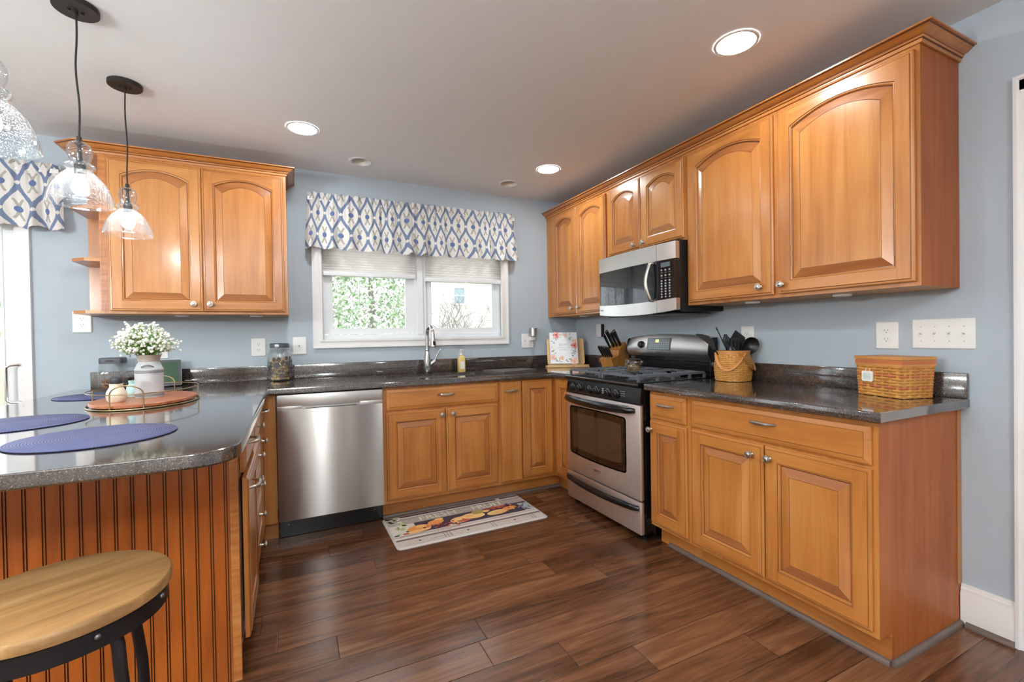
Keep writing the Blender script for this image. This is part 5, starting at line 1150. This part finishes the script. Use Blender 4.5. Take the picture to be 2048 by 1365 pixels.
mb = MB(M_cream); mb.lathe([(.025, .0003), (.033, .010), (.0352, .026), (.034, .044), (.027, .058), (.0232, .063), (.0232, .080)], c_, 32); mb.build('jar_body', t); mb = MB(M_jblk); mb.lathe([(.0225, .0805), (.0235, .082), (.0235, .102), (.0215, .105), (.001, .1052)], c_, 28); mb.build('lid', t)
t = thing('reed_diffuser', 'small turquoise jar with reed sticks behind the cream jar', 'diffuser', (-3.098, -.900, TZ)); c_ = (-3.098, -.900, TZ)
mb = MB(M_turq); mb.lathe([(q * .78, z * .9) for q, z in ((.028, .0003), (.034, .008), (.037, .034), (.034, .056), (.025, .066), (.023, .070), (.026, .076), (.026, .086), (.022, .086), (.02, .06))], c_, 28, cap1=False); mb.build('jar_body', t)
for dx, dy in ((.020, .03), (.014, .040), (.025, .015)):
    mb = MB(M_reed); mb.tube([(c_[0] - dx * .25, c_[1] - dy * .25, TZ + .02), (c_[0] + dx, c_[1] + dy, TZ + .158)], .0015, 6); mb.build('reed', t)
# ------------------------------------------------------------------ placemats
for (x, y, r), lab in zip(((-2.948, -1.858, .194), (-3.302, -1.430, .198), (-3.325, -.515, .192)), ('round blue woven placemat at the near edge of the peninsula', 'round blue woven placemat on the outer side of the peninsula', 'round blue woven placemat behind the tray by the snack jar')):
    mb = MB(M_mat); mb.lathe([(r - .003, .0002), (r, .002), (r - .002, .0042), (r * .5, .0046), (.001, .0048)], (0, 0, 0), 72)
    o = mb.build('placemat', None, smooth=60); o.location = (x, y, CT); tag(o, lab, 'placemat', 'blue round placemats')
# ------------------------------------------------------------------ floor mat with fruit print
t = thing('kitchen_mat', 'cushioned kitchen mat printed with fruit and the words fresh fruit', 'mat', (-1.424, -.803, .0), math.radians(.6)); MW, MH = .985, .482; Mm = rootM(t) @ Matrix.Translation((-MW / 2, -MH / 2, .0))
pc = {k: plain('mat_' + k, lin(*c), 0.42) for k, c in dict(base=(198, 190, 184), plank=(168, 158, 150), light=(216, 208, 200), line=(108, 96, 96), navy=(66, 58, 76), cream=(222, 214, 196), leafp=(176, 190, 140), ink=(46, 48, 48), orange=(226, 150, 84), peach=(234, 182, 116), yellow=(236, 200, 132), red=(176, 74, 58), grape=(92, 50, 58), pinkg=(186, 104, 96), olive=(168, 148, 92), steelp=(158, 170, 178), brass=(206, 188, 152), blush=(190, 92, 84)).items()}
mb = MB(pc['base'], Mm); o = rrect(0, MW, 0, MH, .03, 5); i = inset(o, .012); mb.loft([[(p[0], p[1], .0005) for p in o], [(p[0], p[1], .004) for p in o], [(p[0], p[1], .010) for p in i]]); body = mb.build('mat_body', t, smooth=20)
mb = MB(pc['plank'], Mm); hz = [.0101]
def rect(x0, x1, y0, y1, c): hz[0] += .00001; mb.use(pc[c]).add([(x0, y0, hz[0]), (x1, y0, hz[0]), (x1, y1, hz[0]), (x0, y1, hz[0])], [(0, 1, 2, 3)])
def blob(cx, cy, rx, ry, c, rot=0, n=20): hz[0] += .00001; mb.use(pc[c]).disc((cx, cy, hz[0]), rx, ry, n, rot)
a0, a1 = .014, MW - .014
rect(a0, a1, .014, .105, 'base'); rect(a0, a1, .092, .118, 'line'); rect(a0, a1, .112, .165, 'light'); rect(a0, a1, .140, .152, 'plank'); rect(a0, a1, .165, .330, 'navy'); rect(a0, .17, .165, .33, 'light'); rect(.90, a1, .165, .30, 'steelp')
rect(a0, a1, .322, .412, 'plank'); rect(a0, a1, .405, .414, 'line'); rect(a0, a1, .432, .462, 'navy'); rect(.16, .20, .43, .462, 'ink'); rect(.80, .83, .41, .462, 'cream'); rect(a0, a1, .414, .434, 'light'); rect(a0, a1, .458, .468, 'plank')
rn = random.Random(4)
for k in range(46): rect(rn.uniform(a0, .8), 0, 0, 0, 'base') if 0 else None
for k in range(40):
    x = rn.uniform(a0, a1 - .2); y = rn.choice((rn.uniform(.018, .088), rn.uniform(.118, .16), rn.uniform(.325, .40))); rect(x, min(a1, x + rn.uniform(.08, .2)), y, y + .0025, rn.choice(('line', 'light', 'plank')))
for k in range(26): blob(rn.uniform(.022, .12), rn.uniform(.16, .45), rn.uniform(.012, .022), .010, rn.choice(('leafp', 'leafp', 'ink', 'light')), rn.uniform(0, 3))
for x0 in (.10, .40, .72):
    for s_ in (0, .085): blob(x0 + s_, .052, .020, .016, 'brass'); blob(x0 + s_, .054, .013, .010, 'base')
    rect(x0 + .004, x0 + .082, .036, .042, 'cream'); blob(x0 + .042, .056, .008, .008, 'ink')
for x in (.29, .31, .33, .60, .62, .88, .90): rect(x, x + .004, .018, .09, 'line')
blob(.185, .225, .075, .048, 'orange'); blob(.165, .185, .085, .020, 'peach', .12); blob(.09, .178, .02, .012, 'blush'); blob(.20, .245, .035, .02, 'peach'); blob(.30, .265, .055, .035, 'orange', .2); blob(.33, .30, .03, .016, 'peach')
blob(.455, .225, .07, .048, 'peach', .1); blob(.475, .215, .05, .033, 'blush', .1); blob(.44, .235, .03, .02, 'yellow'); blob(.55, .245, .08, .045, 'yellow', -.1); blob(.52, .25, .03, .022, 'peach'); blob(.60, .290, .05, .033, 'olive', .2); blob(.66, .285, .03, .02, 'yellow', .6); blob(.715, .225, .075, .036, 'yellow', .1); blob(.72, .22, .05, .022, 'peach', .1)
for k in range(40): blob(.325 + rn.gauss(0, .038), .200 + rn.gauss(0, .016), .0105, .0095, rn.choice(('grape', 'grape', 'pinkg', 'ink')), 0, 10)
for k in range(16): blob(.385 + rn.gauss(0, .02), .176 + rn.gauss(0, .008), .010, .009, rn.choice(('pinkg', 'blush', 'cream')), 0, 10)
for k in range(46): blob(.745 + rn.gauss(0, .05), .300 + rn.gauss(0, .010), .010, .009, rn.choice(('red', 'red', 'blush', 'grape')), 0, 8)
blob(.82, .250, .055, .030, 'orange', .1); rect(.77, .86, .225, .262, 'orange')
for k in range(18): blob(.845 + rn.gauss(0, .035), .245 + rn.gauss(0, .02), .007, .006, rn.choice(('red', 'ink', 'olive', 'orange')), rn.uniform(0, 3), 8)
for k in range(14): blob(.915 + rn.gauss(0, .02), .225 + rn.gauss(0, .02), .014, .005, rn.choice(('navy', 'grape', 'steelp', 'line')), rn.uniform(0, 3), 10)
mb.build('printed_picture', t, smooth=0)
text('FRESH', .092, pc['cream'], t, Mm @ Matrix.Translation((.345, .366, .0112)), xs=1.02); text('FRUIT', .092, pc['cream'], t, Mm @ Matrix.Translation((.700, .366, .0112)), xs=.98)
# ------------------------------------------------------------------ counter stool
SXc, SYc, SZ = -2.905, -2.232, .632
t = thing('counter_stool', 'round wooden seat stool with black metal legs at the peninsula', 'stool', (SXc, SYc, 0), math.radians(28))
mb = MB(M_seat, rootM(t)); mb.lathe([(.196, SZ - .030), (.203, SZ - .026), (.204, SZ - .008), (.200, SZ - .002), (.190, SZ)], (0, 0, 0), 64); mb.build('seat', t, smooth=40)
M_smet = plain('black_stool_metal', lin(38, 36, 38), 0.42, 0.5); M_riv = plain('worn_rivet', lin(120, 122, 126), 0.35, 0.8)
mb = MB(M_smet, rootM(t)); mb.lathe([(.192, SZ - .0305), (.195, SZ - .0315), (.195, SZ - .072), (.190, SZ - .072), (.190, SZ - .034)], (0, 0, 0), 56, cap0=False, cap1=False); band_ = mb.build('seat_band', t, smooth=40)
mb = MB(M_riv, rootM(t))
for k in range(8): a = PI * k / 4 + .12; mb.ball((.195 * math.cos(a), .195 * math.sin(a), SZ - .045), .0065, 10, 6)
mb.build('rivets', band_)
for k in range(4):
    a = PI / 4 + k * PI / 2 - .35; mb = MB(M_smet, rootM(t)); C = lambda r, z: (r * math.cos(a), r * math.sin(a), z)
    mb.tube([C(.075, SZ - .064), C(.120, SZ - .066), C(.146, SZ - .078), C(.158, SZ - .104), C(.163, SZ - .16), C(.18, .35), C(.20, .002)], .0125, 12); mb.build('leg', t, smooth=60)
mb = MB(M_smet, rootM(t)); mb.tube([(.178 * math.cos(2 * PI * k / 40), .178 * math.sin(2 * PI * k / 40), .22) for k in range(40)], .008, 8, True); mb.build('footrest_ring', t)
# ------------------------------------------------------------------ pendants
PROF = [(.094, 0), (.0955, .002), (.0945, .010), (.091, .030), (.083, .056), (.071, .080), (.056, .100), (.041, .115), (.035, .122), (.037, .126), (.0425, .131), (.044, .138), (.0415, .145), (.033, .150), (.0285, .154), (.030, .162), (.0345, .174), (.0365, .190), (.0345, .206), (.028, .219), (.018, .226), (.010, .229)]
def pendant(x, y, label):
    z = 1.700; t = thing('pendant_light', label, 'pendant lamp', (x, y, z), group='seeded glass pendants over the peninsula')
    mb = MB(M_bronze); mb.lathe([(.064, H - .0005), (.066, H - .002), (.066, H - .017), (.064, H - .019), (.001, H - .0192)], (x, y, 0), 40); mb.lathe([(.007, H - .019), (.007, H - .034), (.005, H - .036)], (x, y, 0), 14)
    mb.use(M_blk2)
    for s_ in (-1, 1): mb.lathe([(.005, H - .019), (.005, H - .026), (.001, H - .027)], (x + s_ * .017, y + s_ * .006, 0), 10)
    mb.build('canopy', t)
    mb = MB(M_cord); pts = []
    for k in range(21): q = k / 20; pts.append((x + .0045 * math.sin(q * 7 + y * 3) * math.sin(PI * q), y + .003 * math.sin(q * 9) * math.sin(PI * q), H - .034 + (1.945 - H + .034) * q))
    mb.tube(pts, .0032, 8); mb.build('cord', t, smooth=60)
    mb = MB(M_bronze); mb.lathe([(.0045, .247), (.0075, .245), (.0085, .230), (.0085, .2295)], (x, y, z), 16); mb.lathe([(.014, .2215), (.015, .219), (.0065, .214), (.0075, .17), (.011, .155), (.0165, .15), (.0165, .112), (.014, .108)], (x, y, z), 18); mb.build('socket', t)
    mb = MB(M_seed); inn = [(max(.006, r - .0025), zz + (.0 if k else .001)) for k, (r, zz) in enumerate(PROF)]; mb.lathe(PROF + inn[::-1], (x, y, z), 56, cap0=False, cap1=False); mb.lathe([PROF[0], inn[0]], (x, y, z), 56, cap0=False, cap1=False); mb.build('glass_shade', t, smooth=50)
    mb = MB(M_bulb); mb.lathe([(.012, .107), (.013, .100), (.018, .088), (.0235, .070), (.0245, .058), (.021, .044), (.012, .035), (.001, .033)], (x, y, z), 22); mb.build('bulb', t)
    return t
pendant(-3.110, -.872, 'seeded glass pendant farthest along the row, nearest the window wall')
pendant(-3.105, -1.427, 'seeded glass pendant in the middle of the row over the peninsula')
pendant(-3.105, -1.985, 'seeded glass pendant nearest the seating edge, cut off by the picture edge')
# ------------------------------------------------------------------ downlights
def down(x, y, label):
    t = thing('recessed_downlight', label, 'ceiling light', (x, y, H - .006), group='lit recessed downlights')
    mb = MB(M_white); mb.lathe([(.0755, H - .0045), (.077, H - .0052), (.087, H - .004), (.0885, H - .0005)], (x, y, 0), 44, cap0=False, cap1=False); mb.build('trim_ring', t)
    mb = MB(M_down); mb.lathe([(.0755, H - .0043), (.001, H - .0050)], (x, y, 0), 40); mb.build('diffuser', t)
down(-2.343, -.700, 'lit downlight above the dishwasher, left of the window')
down(-.697, -.708, 'lit downlight near the corner above the sink end')
down(-.704, -2.286, 'lit downlight nearest the wide right wall cabinet')
for x, y, l in ((-2.34, -2.29, 'lit downlight above the stool, behind the camera view'), (-.95, -5.3, 'added fill downlight in the rear right of the room, behind the camera view'), (-2.34, -4.45, 'lit downlight well behind the camera view'), (-4.6, -1.5, 'added fill downlight by the patio door, left of the view'), (-4.6, -4.2, 'added fill downlight in the rear left of the room')): down(x, y, l)  # patio door, rear left and rear right ones are unseen, added for fill
for (x, y), l in zip(OFFS, ('unlit recessed can over the left half of the window', 'unlit recessed can over the right half of the window')):
    t = thing('recessed_can', l, 'ceiling light', (x, y, H - .005), group='unlit recessed cans over the window')
    mb = MB(M_white); mb.lathe([(.064, H - .0005), (.066, H - .005), (.080, H - .004), (.083, H - .0005)], (x, y, 0), 40, cap0=False, cap1=False); mb.build('trim_ring', t)
    mb = MB(plain('can_reflector', lin(226, 222, 214), 0.35)); mb.lathe([(.0638, H - .001), (.058, H + .02), (.046, H + .07), (.044, H + .09)], (x, y, 0), 36, cap0=False); mb.build('reflector', t)
    mb = MB(M_puck); mb.ball((x, y, H + .065), .034, 18, 10); mb.build('bulb', t)

# ------------------------------------------------------------------ unseen lamps added for fill light, behind the camera
t = thing('fill_chandelier', 'added fill light shaped as a five globe chandelier, behind the camera view', 'chandelier', (-4.7, -3.0, 1.9))
mb = MB(M_bronze); mb.tube([(-4.7, -3.0, H - .001), (-4.7, -3.0, 1.56)], .008, 8)
for k in range(5): a = 2 * PI * k / 5; mb.tube([(-4.7, -3.0, 1.58), (-4.7 + .14 * math.cos(a), -3.0 + .14 * math.sin(a), 1.54), (-4.7 + .26 * math.cos(a), -3.0 + .26 * math.sin(a), 1.60)], .006, 6)
mb.build('frame', t)
for k in range(5): a = 2 * PI * k / 5; mb = MB(M_fill_globe); mb.ball((-4.7 + .26 * math.cos(a), -3.0 + .26 * math.sin(a), 1.66), .06, 20, 12); mb.build('globe', t)
t = thing('fill_dome', 'added fill light shaped as a round ceiling dome, behind the camera view', 'ceiling light', (-2.38, -5.1, H))
mb = MB(M_bronze); mb.lathe([(.19, H - .001), (.19, H - .02), (.18, H - .022)], (-2.38, -5.1, 0), 32); mb.build('base', t)
mb = MB(M_fill_dome); mb.lathe([(.178, H - .022), (.165, H - .055), (.12, H - .095), (.06, H - .115), (.001, H - .12)], (-2.38, -5.1, 0), 32); mb.build('dome', t)
t = thing('fill_torchere', 'added upward fill light shaped as a black torchere, behind the camera view', 'floor lamp', (-3.1, -4.5, 0))
mb = MB(M_bronze); mb.lathe([(.14, .0005), (.14, .02), (.02, .03)], (-3.1, -4.5, 0), 28); mb.build('base', t); mb = MB(M_bronze); mb.tube([(-3.1, -4.5, .03), (-3.1, -4.5, 1.64)], .012, 10); mb.build('pole', t)
mb = MB(M_bronze); mb.lathe([(.02, 1.63), (.08, 1.645), (.15, 1.69), (.17, 1.73), (.165, 1.73), (.145, 1.695)], (-3.1, -4.5, 0), 32, cap1=False); mb.build('bowl', t); mb = MB(M_fill_torch); mb.lathe([(.144, 1.697), (.001, 1.702)], (-3.1, -4.5, 0), 32); mb.build('diffuser', t)
